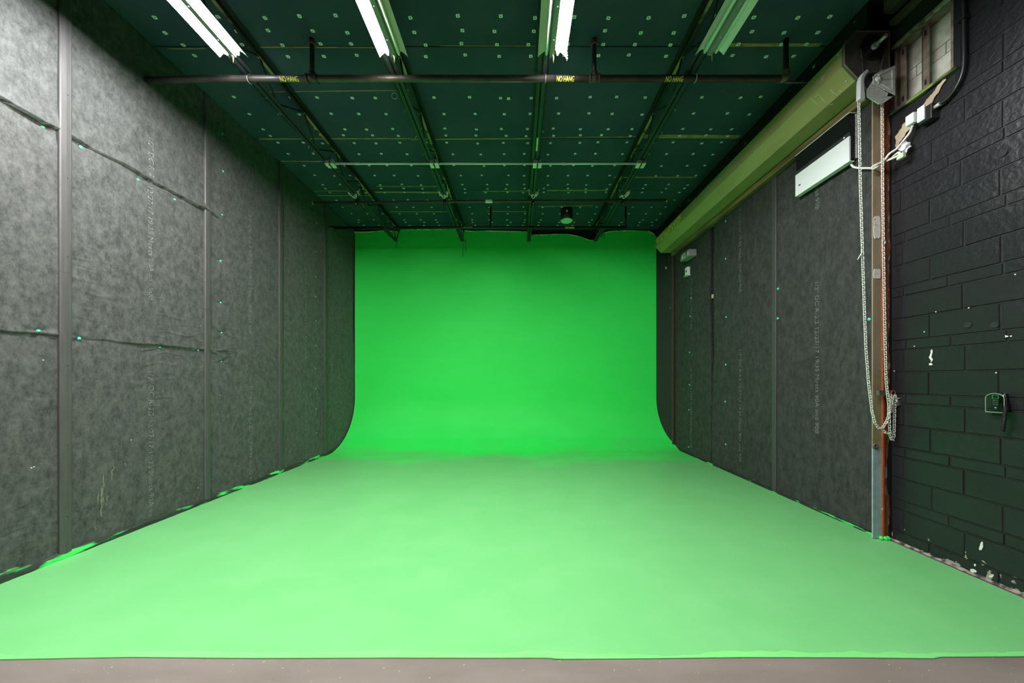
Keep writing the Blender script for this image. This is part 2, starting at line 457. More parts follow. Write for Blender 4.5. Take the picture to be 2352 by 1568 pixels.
# block wall on the right: courses of 8, 8 and 4 inches
ZCOURSE, z = [], -0.094 - 0.488
WIN = (2.585, 2.99, 3.99, 4.575)                     # window opening y0 y1 z0 z1
mb = MB()
mb.mi = 1
mb.box(3.507, 3.75, -3.0, WIN[0], 0, 5.05); mb.box(3.507, 3.75, WIN[1], 3.03, 0, 5.05)
mb.box(3.507, 3.75, WIN[0], WIN[1], 0, WIN[2]); mb.box(3.507, 3.75, WIN[0], WIN[1], WIN[3], 5.05)
mb.mi = 0
rnd = random.Random(3)
k = 0
zz = 0.306 - 0.488
while zz < 5.0:
    for hgt, kind in ((0.088, 's'), (0.2, 'a'), (0.2, 'b')):
        z0, z1 = zz + 0.0035, zz + hgt - 0.0035
        zz += hgt
        if z1 < 0.02 or z0 > 4.98: continue
        z0, z1 = max(z0, 0.012), min(z1, 4.98)
        ln = 0.40 if kind != 's' else 0.30
        y = 3.02 - {'s': 0.09, 'a': 0.27, 'b': 0.07}[kind] - rnd.random() * 0.03
        y1 = 3.02
        while y1 > -3.0:
            y0 = y
            y -= ln
            a, b = y0 + 0.0035, y1 - 0.0035
            y1 = y0
            if b - a < 0.02: continue
            if b > WIN[0] and a < WIN[1] and z1 > WIN[2] and z0 < WIN[3]:
                if a < WIN[0] - 0.03: b = WIN[0] - 0.004
                else: continue
            d = 0.0 + rnd.uniform(-0.0015, 0.0015)
            bv = 0.005
            o = [(3.508, a, z0), (3.508, b, z0), (3.508, b, z1), (3.508, a, z1)]
            i = [(XB + d, a + bv, z0 + bv), (XB + d, b - bv, z0 + bv), (XB + d, b - bv, z1 - bv), (XB + d, a + bv, z1 - bv)]
            ov = [mb.bm.verts.new(p) for p in o]; iv = [mb.bm.verts.new(p) for p in i]
            mb.bm.faces.new(iv[::-1]).material_index = 0
            for q in range(4):
                mb.bm.faces.new([ov[(q + 1) % 4], ov[q], iv[q], iv[(q + 1) % 4]]).material_index = 0
wall_r = struct(mb.build('wall_right', [M_BRICK, M_MORTAR], recalc=False), 'glossy black painted block wall on the right')
def blob(name, pts, x, m, parent, thick=0.003, jag=0.012, seed=1.0):
    """a flat patch with a ragged outline on a plane x = const"""
    out = []
    n = len(pts)
    for i in range(n):
        a, b = Vector(pts[i]), Vector(pts[(i + 1) % n])
        d = max(2, int((b - a).length / 0.012))
        for q in range(d):
            p = a.lerp(b, q / d)
            p += Vector((0, fbm(p.y * 25, p.z * 25, seed) * jag, fbm(p.y * 25, p.z * 25, seed + 9) * jag))
            out.append((p.y, p.z))
    mb = MB(); mb.prism(out, x, x - thick, 'x')
    return mb.build(name, m, parent)
blob('bare_patch', [on_x(px, py, XB) for px, py in ((2058, 318), (2075, 286), (2110, 255), (2150, 205), (2168, 182), (2175, 180), (2155, 215), (2120, 262), (2085, 300), (2070, 325), (2059, 345))],
     XB - 0.001, M_BARE, wall_r, jag=0.02)['label'] = 'bare pinkish tan masonry showing under the window'
blob('bare_patch', [on_x(px, py, XB) for px, py in ((2189, -20), (2202, -20), (2202, 70), (2200, 120), (2196, 162), (2188, 150))], XB - 0.001, M_BLOCK, wall_r, jag=0.006)['label'] = 'bare pale block beside the window'
for c, w, h in (((2140, 818), 2.5, 15), ((2314, 771), 4, 3), ((2254, 1254), 3.5, 9), ((2236, 1310), 6, 4), ((2276, 1322), 5, 3), ((2240, 1297), 2, 3), ((2140, 836), 4, 2)):
    blob('paint_chip', [on_x(c[0] + math.cos(a) * w, c[1] + math.sin(a) * h, XB) for a in (0, 0.8, 1.6, 2.4, 3.1, 3.9, 4.7, 5.5)], XB - 0.001, M_PLASTER, wall_r, jag=0.012)
for c in ((2224, 746), (2286, 746), (2305, 352)):
    p = on_x(c[0], c[1], XB)
    mb = MB(); mb.lathe((XB - 0.006, p[1], p[2]), (1, 0, 0), [(0.0, 0.022), (0.004, 0.016), (0.005, 0.008), (0.0055, 0.001)], 9)
    mb.build('drilled_hole', M_BLACK, wall_r)
for pts in ([(2110, 1274), (2150, 1290), (2190, 1306), (2192, 1312), (2150, 1300), (2112, 1284)], [(2084, 1256), (2102, 1262), (2100, 1268), (2086, 1262)]):
    blob('green_smear', [on_x(px, py, XB) for px, py in pts], XB - 0.002, M_GREEN_LUMP, wall_r, jag=0.02)['label'] = 'green paint smear along the foot of the wall'
# wall over the door and dirty grout line at the foot of the block wall
mb = MB(); mb.box(3.44, 3.75, 3.03, 7.06, 4.30, 5.05); struct(mb.build('wall_over_door', M_BLACK), 'dark wall above the roller door')
mb = MB(); 
prev = None
for k in range(120):
    y = lerp(1.0, 3.02, k / 119)
    cur = (Vector((3.515, y, 0.03 + 0.02 * fbm(y * 9, 1))), Vector((3.485 - 0.02 * abs(fbm(y * 5, 2)), y, 0.006)))
    if prev: mb.face([prev[0], cur[0], cur[1], prev[1]])
    prev = cur
struct(mb.build('baseboard_right', mat('crumbling grout', (0.30, 0.26, 0.22), 0.9, col2=(0.04, 0.04, 0.04), nscale=22, thr=(0.45, 0.6), bump=0.5)), 'crumbling grout line at the foot of the block wall')

# ================================================================== LININGS
CREASE = (3.575, 1.865)
PINS_L = [on_x(px, py, XL) for px, py in
          ((105, 292), (192, 338), (322, 412), (406, 458), (90, 760), (184, 777), (370, 798), (457, 804), (484, 810),
           (513, 307), (515, 393), (512, 493), (509, 599), (509, 695), (511, 764), (511, 830),
           (728, 512), (728, 578), (728, 635), (728, 681), (728, 736), (728, 793), (727, 846), (728, 892), (728, 939), (728, 994), (765, 836))]
PINS_R = [on_x(px, py, XR) for px, py in
          ((1667, 508), (1667, 594), (1668, 728), (1667, 837), (1666, 922), (1667, 1020), (1788, 663), (1787, 731), (1996, 733),
           (1587, 684), (1585, 726), (1584, 809), (1584, 883), (1583, 941), (1582, 1026))]
def disp_left(y, z):
    d = 0.008 * fbm(y * 0.9, z * 0.7, 1.0, 3)
    warp = 1.1 * noise.noise(Vector((y * 1.6, z * 1.6, 0))) + 0.35 * noise.noise(Vector((y * 5, z * 5, 3)))
    amp = max(0.0, noise.noise(Vector((y * 1.9 + 9, z * 1.3, 7.0))) + 0.12) * (0.6 if z < 1.3 else 1.1 if z < 2.6 else 0.5)
    w = noise.noise(Vector((y * 1.1, z * 8.0 + warp, 4.0)))
    d += 0.0105 * amp * max(0, 1 - abs(w) * 16)
    w = noise.noise(Vector((y * 1.7, z * 13.0 + warp * 1.6, 14.0)))
    d += 0.0065 * amp * max(0, 1 - abs(w) * 13)
    for i, zc0 in enumerate(CREASE):
        zc = zc0 + 0.02 * noise.noise(Vector((y * 3, 5.0 + i, 0))) - (0.035 if i else 0.0) * 0
        fade = max(0.0, min(1.0, (4.3 - y) / 0.4)) * (1.0 if i == 0 else 0.4)
        t = z - zc
        if t >= 0: d += fade * 0.042 * math.exp(-(t / 0.10)) * (0.65 + 0.7 * noise.noise(Vector((y * 2.2, i * 3.0, 2.0))))
        else: d -= fade * 0.006 * math.exp(t / 0.06)
    for p in PINS_L:
        r2 = (y - p[1]) ** 2 + (z - p[2]) ** 2
        if r2 < 0.25:
            r = math.sqrt(r2)
            ang = math.atan2(z - p[2], y - p[1])
            d += -0.020 * math.exp(-r / 0.045) + 0.006 * math.exp(-r / 0.12) * math.sin(ang * 5 + 9 * noise.noise(Vector((p[1], p[2], 0)))) * min(1, r / 0.03)
    return d
def disp_right(y, z):
    return 0.006 * fbm(y * 0.9, z * 0.8, 11.0, 3) + 0.003 * max(0, 1 - abs(noise.noise(Vector((y * 1.1, z * 6, 2.0)))) * 6)
def surf_l(y, z): return XL + disp_left(y, z)
def surf_r(y, z): return XR - disp_right(y, z)

def lining(name, label, cat, group, surf, back, y0f, y1f, z0, z1, m, sgn, step=0.0195):
    nu = 62; nv = int((z1 - z0) / step)
    mb = MB()
    def P(u, v):
        z = lerp(z0, z1, v)
        y = lerp(y0f(z), y1f(z), u)
        return (surf(y, z), y, z)
    V = mb.grid(P, nu, nv)
    ring = [V[i][0] for i in range(nu + 1)] + [V[nu][j] for j in range(1, nv + 1)] + [V[i][nv] for i in range(nu - 1, -1, -1)] + [V[0][j] for j in range(nv - 1, 0, -1)]
    bk = [mb.bm.verts.new((back, v.co.y, v.co.z)) for v in ring]
    n = len(ring)
    for i in range(n):
        mb.bm.faces.new([ring[i], ring[(i + 1) % n], bk[(i + 1) % n], bk[i]])
    o = mb.build(name, m)
    return tag(o, label, cat, group)

POSTS = [2.709, 3.948, 5.168, 6.367]
edges_l = [1.49] + POSTS + [7.49]
LINE = '1/2" DC R-2.2 12/27/17 19:35 Meets 90A and 90B'
GL = 'black lining blankets on the left wall'
lab_l = ['black fibre lining blanket left of the nearest cover strip, cut by the photo edge',
         'black fibre lining blanket with clear white print and a sagging crease, brightest lit',
         'black fibre lining blanket behind the second cover strip, with a column of pin dimples',
         'narrow looking dark lining blanket between the third and fourth left cover strips',
         'farthest left lining blanket, beside the green screen']
def wavy(y):
    if y > 7.4: return lambda z: 7.49 + 0.035 * math.exp(-((z - 1.75) / 0.4) ** 2) - 0.02 * math.exp(-((z - 3.0) / 0.5) ** 2)
    return lambda z: y
blk_l = []
for k in range(5):
    blk_l.append(lining('lining_blanket', lab_l[k], 'wall lining', GL, surf_l, -3.864, wavy(edges_l[k]), wavy(edges_l[k + 1]), 0.025, 4.995, M_FABRIC, 1, 0.0085 if k < 3 else 0.0195))
def print_on(parent, surf, sgn, yc, ztop, m, s=LINE, width=1.68, h=0.047):
    up = 1 if sgn > 0 else -1
    def fn(u, v, t):
        y, z = yc + up * (v - h / 2), ztop - u
        return (surf(y, z) + sgn * (0.0005 + 0.0012 * t), y, z)
    return text_obj('printed_lettering', s, width, h, fn, m, parent, thin=-0.016)
for b, yc, tops in ((1, 3.353, (4.01, 1.585)), (2, 4.596, (3.84, 1.40)), (3, 5.80, (3.55, 1.07)), (4, 6.88, (3.2,))):
    for zt in tops:
        L = 1.68
        s = LINE
        if zt - 1.68 < 0.08:
            s = LINE[:int(len(LINE) * (zt - 0.07) / 1.68)].rstrip(); L = 1.68 * len(s) / len(LINE)
        print_on(blk_l[b], surf_l, 1, yc, zt, M_PRINT if b < 3 else M_PRINT_R, s, L)
# pins
def pin(name, p, sgn, surf, label, group):
    x = surf(p[1], p[2])
    mb = MB()
    mb.lathe((x - sgn * 0.004, p[1], p[2]), (sgn, 0, 0), [(0, 0.015), (0.006, 0.0155), (0.010, 0.011), (0.0115, 0.003)], 14)
    mb.mi = 1
    mb.lathe((x + sgn * 0.006, p[1], p[2]), (sgn, 0, 0), [(0, 0.005), (0.006, 0.0045), (0.007, 0.001)], 10)
    o = mb.build(name, [M_PIN, M_PINHUB], loc=(x, p[1], p[2]))
    return tag(o, label, 'pin', group)
names_l = ['teal pin cap on the upper crease, left of the nearest cover strip', 'teal pin cap on the upper crease, just right of the nearest cover strip',
           'teal pin cap on the upper crease, beside the white print', 'teal pin cap on the upper crease, nearest the second cover strip',
           'teal pin cap on the lower crease, left of the nearest cover strip', 'teal pin cap on the lower crease, just right of the nearest cover strip',
           'teal pin cap on the lower crease, right of the white print', 'teal pin cap on the lower crease, just left of the second cover strip',
           'teal pin cap low down, touching the right edge of the second cover strip']
names_l += [f'teal pin cap, {ORD[i]} from the top in the column right of the second cover strip' for i in range(7)]
names_l += [f'teal pin cap, {ORD[i]} from the top in the column left of the fourth cover strip' for i in range(10)]
names_l += ['lone teal pin cap on the farthest left lining, beside the green screen']
for p, l in zip(PINS_L, names_l): pin('lining_pin', p, 1, surf_l, l, 'teal pin caps on the left wall lining')
names_r = [f'teal pin cap, {ORD[i]} from top in the column right of the dark gap' for i in range(6)]
names_r += ['upper teal pin cap beside the right cover strip', 'lower teal pin cap beside the right cover strip', 'lone teal pin cap on the right lining near the pull chain']
names_r += [f'teal pin cap, {ORD[i]} from the top in the farthest right lining column' for i in range(6)]
# cover strips on the left wall
strip_lab = ['grey black vertical cover strip nearest the camera on the left wall', 'second cover strip on the left wall, with a pale lit edge',
             'third cover strip on the left wall, before the shaded part', 'farthest thin black cover strip on the left wall']
for k, y in enumerate(POSTS):
    t = thing('cover_strip', strip_lab[k], 'cover strip', (XL, y, 0.02), 'vertical cover strips on the left wall')
    zj = (H(626, 2.709), H(710, 3.948), 2.4, 2.6)[k]
    for z0, z1, nm in ((0.02, zj - 0.001, 'lower_length'), (zj + 0.001, 4.99, 'upper_length')):
        mb = MB()
        mb.prism([(XL - 0.012, y - 0.037), (XL + 0.016, y - 0.037), (XL + 0.022, y - 0.030), (XL + 0.024, y), (XL + 0.022, y + 0.030), (XL + 0.016, y + 0.037), (XL - 0.012, y + 0.037)], z0, z1, 'z')
        mb.build(nm, M_STRIP, t)
    for z in (0.35, 0.95, 1.62, zj + 0.14, 3.2, 3.9):
        mb = MB(); mb.lathe((XL + 0.021, y + 0.006, z), (1, 0, 0), [(0, 0.005), (0.004, 0.0045), (0.005, 0.001)], 8)
        mb.build('screw', M_BLACK_GLOSS, t)
# lumpy green smeared hem along the foot of the left lining
mb = MB()
nn = 330
def hem(u, v):
    y = lerp(1.6, 6.75, u)
    h = 0.055 + 0.02 * fbm(y * 2.3, 6.0) + 0.012 * fbm(y * 11, 2.0)
    if y > 6.3: h *= 1
    a = v * PI / 2
    r = 0.03 + 0.012 * fbm(y * 6, v * 3, 2.0)
    return (XL - 0.005 + r * math.cos(a) + 0.004, y, 0.004 + h * math.sin(a))
mb.grid(hem, nn, 8)
struct(mb.build('baseboard_left', mat('green smeared hem', (0.018, 0.024, 0.018), 0.6, col2=(0.05, 0.72, 0.12), nscale=3.2, nstretch=(1, 1, 5), thr=(0.50, 0.60), detail=6)), 'lumpy hem smeared with green paint along the foot of the left lining')

# door and its lining
mb = MB()
zs = 0.0
prof = []
while zs < 4.3:
    prof += [(3.47, zs), (3.462, zs + 0.02), (3.462, zs + 0.05), (3.47, zs + 0.07)]
    zs += 0.075
prof += [(3.5, zs), (3.5, 0)]
mb.prism(prof, 3.04, 7.06, 'y')
struct(mb.build('door_1', M_DOOR), 'dark slatted roller door curtain behind the right lining')
GR = 'black lining blankets over the roller door'
gap0 = lambda z: 5.69 - 0.015 - 0.05 * max(0, min(1, (z - 1.1) / 1.6)) + 0.010 * math.sin(z * 2.3)
gap1 = lambda z: 5.69 + 0.012 + 0.05 * max(0, min(1, (z - 1.1) / 1.6)) + 0.010 * math.sin(z * 2.3 + 0.4)
blk_r = [lining('door_lining', 'grey black lining blanket on the roller door, nearest the pull chain', 'wall lining', GR, surf_r, 3.455, lambda z: 3.06, lambda z: 4.29, 0.02, 4.19, M_FABRIC_R, -1),
         lining('door_lining', 'middle lining blanket on the roller door, between cover strip and dark gap', 'wall lining', GR, surf_r, 3.455, lambda z: 4.29, gap0, 0.02, 4.19, M_FABRIC_R, -1),
         lining('door_lining', 'farthest lining blanket on the roller door, below the small emergency light', 'wall lining', GR, surf_r, 3.455, gap1, lambda z: 7.03, 0.02, 4.19, M_FABRIC_R, -1)]
print_on(blk_r[0], surf_r, -1, 3.684, 2.615, M_PRINT_R, width=1.73)
print_on(blk_r[0], surf_r, -1, 3.684, 3.72, M_PRINT_R, 'and 90B', 0.27)
print_on(blk_r[1], surf_r, -1, 4.963, 1.96, M_PRINT_R, width=1.72)
print_on(blk_r[1], surf_r, -1, 4.963, 4.15, M_PRINT_R, LINE[11:], 1.30)
print_on(blk_r[2], surf_r, -1, 6.36, 1.75, M_PRINT_R, width=1.6)
print_on(blk_r[2], surf_r, -1, 6.36, 3.5, M_PRINT_R, LINE[18:], 1.0)
for p, l in zip(PINS_R, names_r): pin('lining_pin', p, -1, surf_r, l, 'teal pin caps on the door lining')
t = thing('cover_strip', 'dark vertical cover strip on the roller door lining', 'cover strip', (XR, 4.29, 0.02))
for z0, z1, nm in ((0.02, 2.28, 'lower_length'), (2.282, 4.19, 'upper_length')):
    mb = MB(); mb.prism([(XR + 0.03, 4.255), (XR - 0.012, 4.255), (XR - 0.016, 4.262), (XR - 0.016, 4.318), (XR - 0.012, 4.325), (XR + 0.03, 4.325)], z0, z1, 'z')
    mb.build(nm, mat('door strip', (0.05, 0.047, 0.047), 0.5), t)
mb = MB()
def hem_r(u, v):
    y = lerp(3.08, 7.02, u)
    a = v * PI / 2
    h = 0.022 + 0.012 * fbm(y * 3, 1.0)
    return (XR + 0.004 - 0.018 * math.cos(a), y, 0.004 + h * math.sin(a))
mb.grid(hem_r, 200, 6)
struct(mb.build('trim_1', mat('door hem', (0.012, 0.016, 0.012), 0.6, col2=(0.04, 0.55, 0.1), nscale=5, nstretch=(1, 1, 4), thr=(0.54, 0.62))), 'dark hem with green paint along the foot of the roller door lining')
# timber header under the hood
t = thing('door_header', 'weathered olive tan timber header under the roller door hood', 'timber header', (3.39, 3.1, 4.19))
mb = MB(); mb.box(3.345, 3.44, 3.06, 7.04, 4.195, 4.285, 0.006)
mb.build('timber', mat('weathered header', (0.20, 0.15, 0.06), 0.6, col2=(0.09, 0.065, 0.022), nscale=5, nstretch=(1, 0.35, 4), thr=(0.4, 0.65), bump=0.2), t)
mb = MB(); mb.lathe((3.345, 6.93, 4.225), (-1, 0, 0), [(0, 0.014), (0.006, 0.012), (0.009, 0.003)], 10); mb.build('bolt', M_GALV, t)

# ================================================================== ROLLER DOOR HOOD
HP = [(3.02, 4.42), (3.02, 4.59), (3.13, 4.71), (3.42, 4.71), (3.42, 4.29), (3.145, 4.287)]
hood = thing('roller_door_hood', 'long olive green metal hood of the roller door running back along the right wall', 'door hood', (3.2, 3.0, 4.29))
mb = MB(); mb.prism(HP, 3.0, 7.09, 'y'); mb.build('casing', M_OLIVE, hood)
pl = [(x + (0.008 if x > 3.2 else -0.008), z + (0.008 if z > 4.5 else -0.008)) for x, z in HP]
mb = MB(); mb.prism(pl, 2.975, 2.998, 'y')
plate = mb.build('end_plate', M_IRON, hood)
mb = MB()                                            # rolled rim round the plate
mb.tube([(x, 2.975, z) for x, z in pl], 0.006, 6, closed=True); mb.build('rim', mat('worn rim', (0.20, 0.14, 0.08), 0.5), plate)
mb = MB(); mb.cyl((3.27, 2.99, 4.56), (3.27, 2.94, 4.56), 0.028, 14); mb.cyl((3.27, 2.94, 4.56), (3.27, 2.86, 4.56), 0.016, 14); mb.build('shaft', M_GALV, hood)
mb = MB(); mb.cyl((3.27, 2.974, 4.56), (3.27, 2.962, 4.56), 0.115, 24); mb.build('drive_sprocket', M_BLACK_GLOSS, hood)
for nm, a, b in (('drive_chain', (3.155, 2.966, 4.55), (3.17, 2.95, 4.26)), ('drive_chain', (3.385, 2.966, 4.55), (3.30, 2.95, 4.26))):
    mb = MB()
    for k in range(34):
        p = Vector(a).lerp(Vector(b), k / 33)
        mb.box(p.x - 0.004, p.x + 0.004, p.y - 0.004, p.y + 0.004, p.z - 0.003, p.z + 0.003)
    mb.build(nm, M_IRON, hood)
for (x, y, z, ax) in ((3.02, 3.04, 4.565, (-1, 0, 0)), (3.11, 3.05, 4.325, (-0.73, 0, -0.68)), (3.11, 6.9, 4.325, (-0.73, 0, -0.68)), (3.06, 6.98, 4.38, (-0.73, 0, -0.68))):
    mb = MB(); mb.lathe((x, y, z), ax, [(0, 0.010), (0.005, 0.008), (0.007, 0.002)], 10); mb.build('rivet', M_GALV, hood)
text_obj('yellow_lettering', 'BP ROLLUPDOOR', 1.05, 0.07, lambda u, v, t: (3.0185 - 0.001 * t, 7.02 - u, 4.502 + v), M_YELLOW, hood, thin=0.02)
text_obj('yellow_lettering', '718-387-3131', 0.98, 0.055, lambda u, v, t: (3.0185 - 0.001 * t, 7.0 - u, 4.432 + v), M_YELLOW, hood, thin=0.02)
# scratches in the paint
for px, py, px2, py2 in ((1862, 225, 1884, 245), (1877, 213, 1905, 244), (1905, 205, 1924, 220), (1926, 206, 1934, 212), (1905, 240, 1915, 238)):
    pts = []
    for q in (0, 0.5, 1):
        a, b = lerp(px, px2, q), lerp(py, py2, q)
        # intersect pixel ray with the sloped face through (3.02,4.42) and (3.145,4.287)
        dx, dz = (a - CX) / F, -(b - CY) / F
        nx, nz = 0.133, 0.125
        Z = (nx * 3.02 + nz * (4.42 - CAMZ)) / (nx * dx + nz * dz)
        pts.append((dx * Z - 0.001, Z, CAMZ + dz * Z - 0.001))
    mb = MB(); mb.tube(pts, [0.0015, 0.003, 0.001], 4); mb.build('scratch', mat('bare scratch', (0.65, 0.66, 0.5), 0.5), hood)

# ledger between ceiling and wall
led = thing('ledger_beam', 'black ledger beam with chipped paint between the ceiling and the door hood', 'beam', (3.4, 1.0, 4.75))
mb = MB(); mb.box(3.25, 3.30, 3.0, 7.5, 4.80, 5.03); mb.build('web', M_LEDGER, led)
mb = MB(); mb.box(3.22, 3.50, 3.0, 7.5, 4.765, 4.80); mb.build('flange', M_LEDGER, led)
for y in (3.3, 3.75, 4.2, 4.7, 5.2, 5.8, 6.4, 7.0):
    mb = MB(); mb.bar((3.235, y, 4.99), (3.42, y + 0.02, 4.72), 0.02, 0.012, (0, 1, 0)); mb.build('bracket', M_BLACK, led)
t = thing('roof_beam', 'dark green-lit timber roof beam, light painted in, above the window at upper right', 'beam', (3.4, 1.0, 4.8))
mb = MB(); mb.box(3.36, 3.46, -1.0, 2.96, 4.86, 5.02)
M_GREEN_LIT = mat('green-lit timber', (0.05, 0.06, 0.03), 0.6, col2=(0.15, 0.16, 0.08), nscale=4, nstretch=(3, 0.35, 3), thr=(0.4, 0.65), bump=0.25)  # timber colour includes a painted green cast of light
mb.build('timber', M_GREEN_LIT, t)
mb = MB(); mb.box(3.42, 3.50, -1.0, 2.97, 4.76, 4.80); mb.build('nailer', M_GREEN_LIT, t)

# ================================================================== WINDOW
y0, y1, z0, z1 = WIN
win = struct(thing('window_1', None, None, (3.5, 2.79, 3.99)), 'small bricked up steel framed window with two bars, at upper right')
mb = MB()
for k, (a, b) in enumerate(((z0, z0 + 0.24), (z0 + 0.245, z0 + 0.335), (z0 + 0.34, z1))):
    yy = y0
    cuts = [y0, 2.80, y1] if k != 1 else [y0, 2.70, 2.9, y1]
    for c, d in zip(cuts, cuts[1:]): mb.box(3.585, 3.64, c + 0.003, d - 0.003, a, b, 0.004)
mb.build('block_infill', M_BLOCK, win)
M_FRAME = mat('rusty window steel', (0.16, 0.10, 0.07), 0.55, col2=(0.24, 0.20, 0.16), nscale=14, bump=0.2)
mb = MB()
mb.box(3.495, 3.60, y0, y0 + 0.018, z0, z1); mb.box(3.495, 3.60, y1 - 0.018, y1, z0, z1)
mb.box(3.495, 3.60, y0, y1, z1 - 0.02, z1); mb.box(3.495, 3.60, y0, y1, z0, z0 + 0.018)
mb.build('window_frame', M_FRAME, win)
for yb in (on_x(2128, 100, 3.52)[1], on_x(2076, 150, 3.52)[1]):
    mb = MB(); mb.box(3.512, 3.518, yb - 0.024, yb + 0.024, z0 + 0.018, z1 - 0.02); mb.box(3.512, 3.545, yb + 0.020, yb + 0.026, z0 + 0.018, z1 - 0.02)
    b = mb.build('bar', M_FRAME, win)
    for zz in (z0 + 0.07, z1 - 0.09):
        mb = MB(); mb.box(3.509, 3.513, yb - 0.008, yb + 0.006, zz - 0.02, zz + 0.025); mb.build('slot', M_BLACK, b)
mb = MB(); mb.prism([(3.475, z0 - 0.022), (3.475, z0 - 0.004), (3.52, z0 + 0.005), (3.52, z0 - 0.022)], y0 - 0.03, y1 + 0.04, 'y'); mb.build('window_sill', M_GREENISH, win)
mb = MB(); mb.box(3.47, 3.50, y0 - 0.02, y1 + 0.05, z1, z1 + 0.17); mb.build('lintel', mat('dark green lintel', (0.018, 0.032, 0.022), 0.6, bump=0.3), win)
mb = MB(); mb.box(3.462, 3.50, y0 + 0.0, y1 + 0.0, z1 - 0.012, z1 + 0.012); mb.build('drip_edge', mat('pale drip edge', (0.38, 0.42, 0.30), 0.7, col2=(0.1, 0.1, 0.06), nscale=14), win)
mb = MB(); mb.box(3.49, 3.515, y0 - 0.045, y0 - 0.002, z0 - 0.02, z1 + 0.25); mb.build('side_frame', M_BLACK_GLOSS, win)

# ================================================================== DOOR JAMB AND GUIDE (near side)
yj = 3.035
t = thing('door_guide', 'tan and pale blue steel roller door guide rail at the near jamb', 'guide rail', (3.37, yj, 0.0))
zsp = H(1030, yj)
for nm, a, b, m in (('lower_length', 0.012, zsp, M_BLUESTEEL), ('middle_length', zsp, H(850, yj), M_OLIVESTEEL), ('upper_length', H(850, yj), 4.20, M_TANSTEEL)):
    mb = MB(); mb.box(3.338, 3.418, yj - 0.004, yj + 0.006, a, b); mb.build(nm, m, t)
for py0, py1 in ((497, 548), (618, 640)):
    mb = MB()
    out = []
    n = 26
    for k in range(n):
        a = 2 * PI * k / n
        cx, cz = 3.374, (H(py0, yj) + H(py1, yj)) / 2
        rx, rz = 0.032, abs(H(py0, yj) - H(py1, yj)) / 2
        sq = 1 / max(abs(math.cos(a)), abs(math.sin(a)))
        sq = min(sq, 1.25)
        out.append((cx + rx * math.cos(a) * sq * (1 + 0.12 * fbm(a * 3, py0)), cz + rz * math.sin(a) * sq * (1 + 0.15 * fbm(a * 4, py0 + 5))))
    mb.prism(out, yj - 0.005, yj - 0.008, 'y'); mb.build('filler_patch', M_PLASTER, t)['label'] = 'white filler smeared over an old fixing'
mb = MB(); mb.torus((3.352, yj - 0.012, H(1023, yj)), (0, 1, 0), 0.016, 0.007, 16, 8); mb.cyl((3.352, yj - 0.006, H(1023, yj)), (3.352, yj - 0.012, H(1023, yj)), 0.014, 12)
mb.build('roller_stud', M_IRON, t)
t = thing('door_jamb', 'red oxide steel angle jamb with peeling paint beside the black block wall', 'door jamb', (3.46, yj, 0.0))
mb = MB(); mb.box(3.418, 3.432, yj - 0.02, yj + 0.05, 0.03, 4.20); mb.build('outer_leg', M_RUST, t)
mb = MB(); mb.box(3.432, 3.476, yj - 0.008, yj + 0.05, 0.03, 4.20); mb.build('face_leg', M_RUST, t)
mb = MB()
prof = []
n = 160
for k in range(n + 1):
    z = lerp(0.03, 4.0, k / n)
    prof.append((3.481 + 0.024 * fbm(z * 2.3, 1.0) + 0.008 * fbm(z * 14, 4.0) + (0.006 if z > 1.2 else -0.006), z))
prof += [(3.505, 4.0), (3.505, 0.03)]
mb.prism(prof, yj - 0.009, yj - 0.012, 'y'); mb.build('peeling_paint', M_BLACK_GLOSS, t)['label'] = 'ragged black paint over the red steel'
mb = MB(); mb.prism([(3.476, yj - 0.008), (3.53, yj - 0.008), (3.53, yj + 0.05), (3.476, yj + 0.05)], 0.0, 4.2, 'z'); mb.build('edge_bead', mat('rusty bead', (0.20, 0.055, 0.022), 0.6, col2=(0.35, 0.3, 0.22), nscale=18, thr=(0.5, 0.6)), t)
for x, m_, h, w in ((3.45, M_PLASTER, (H(1072, yj), H(1098, yj)), 0.014), (3.447, M_PLASTER, (H(1115, yj), H(1135, yj)), 0.009)):
    mb = MB(); mb.box(x - w, x + w, yj - 0.0095, yj - 0.008, h[1], h[0], 0.0); mb.build('paint_fleck', mat('grey fleck', (0.32, 0.29, 0.26), 0.7), t)
mb = MB()
for (x, r) in ((3.40, 0.016), (3.435, 0.022), (3.462, 0.020)):
    mb.lathe((x, yj - 0.018, 0.004), (0, 0, 1), [(0, r), (0.015, r * 1.1), (0.028, r * 0.7), (0.034, 0.003)], 12)
mb.box(3.40, 3.475, yj - 0.03, yj + 0.01, 0.004, 0.028, 0.008)
mb.build('paint_blob', M_GREEN_LUMP, t)['label'] = 'thick bright green paint over the foot of the jamb'
# far jamb
t = thing('far_door_jamb', 'thin rusty brown jamb at the far end of the roller door', 'door jamb', (3.38, 7.05, 0.0))
mb = MB(); mb.box(3.37, 3.395, 7.03, 7.06, 0.02, 4.2); mb.build('angle', mat('olive angle', (0.07, 0.05, 0.022), 0.6), t)
mb = MB(); mb.box(3.395, 3.44, 7.02, 7.05, 0.02, 4.2); mb.build('guide', mat('brown guide', (0.028, 0.016, 0.013), 0.5), t)

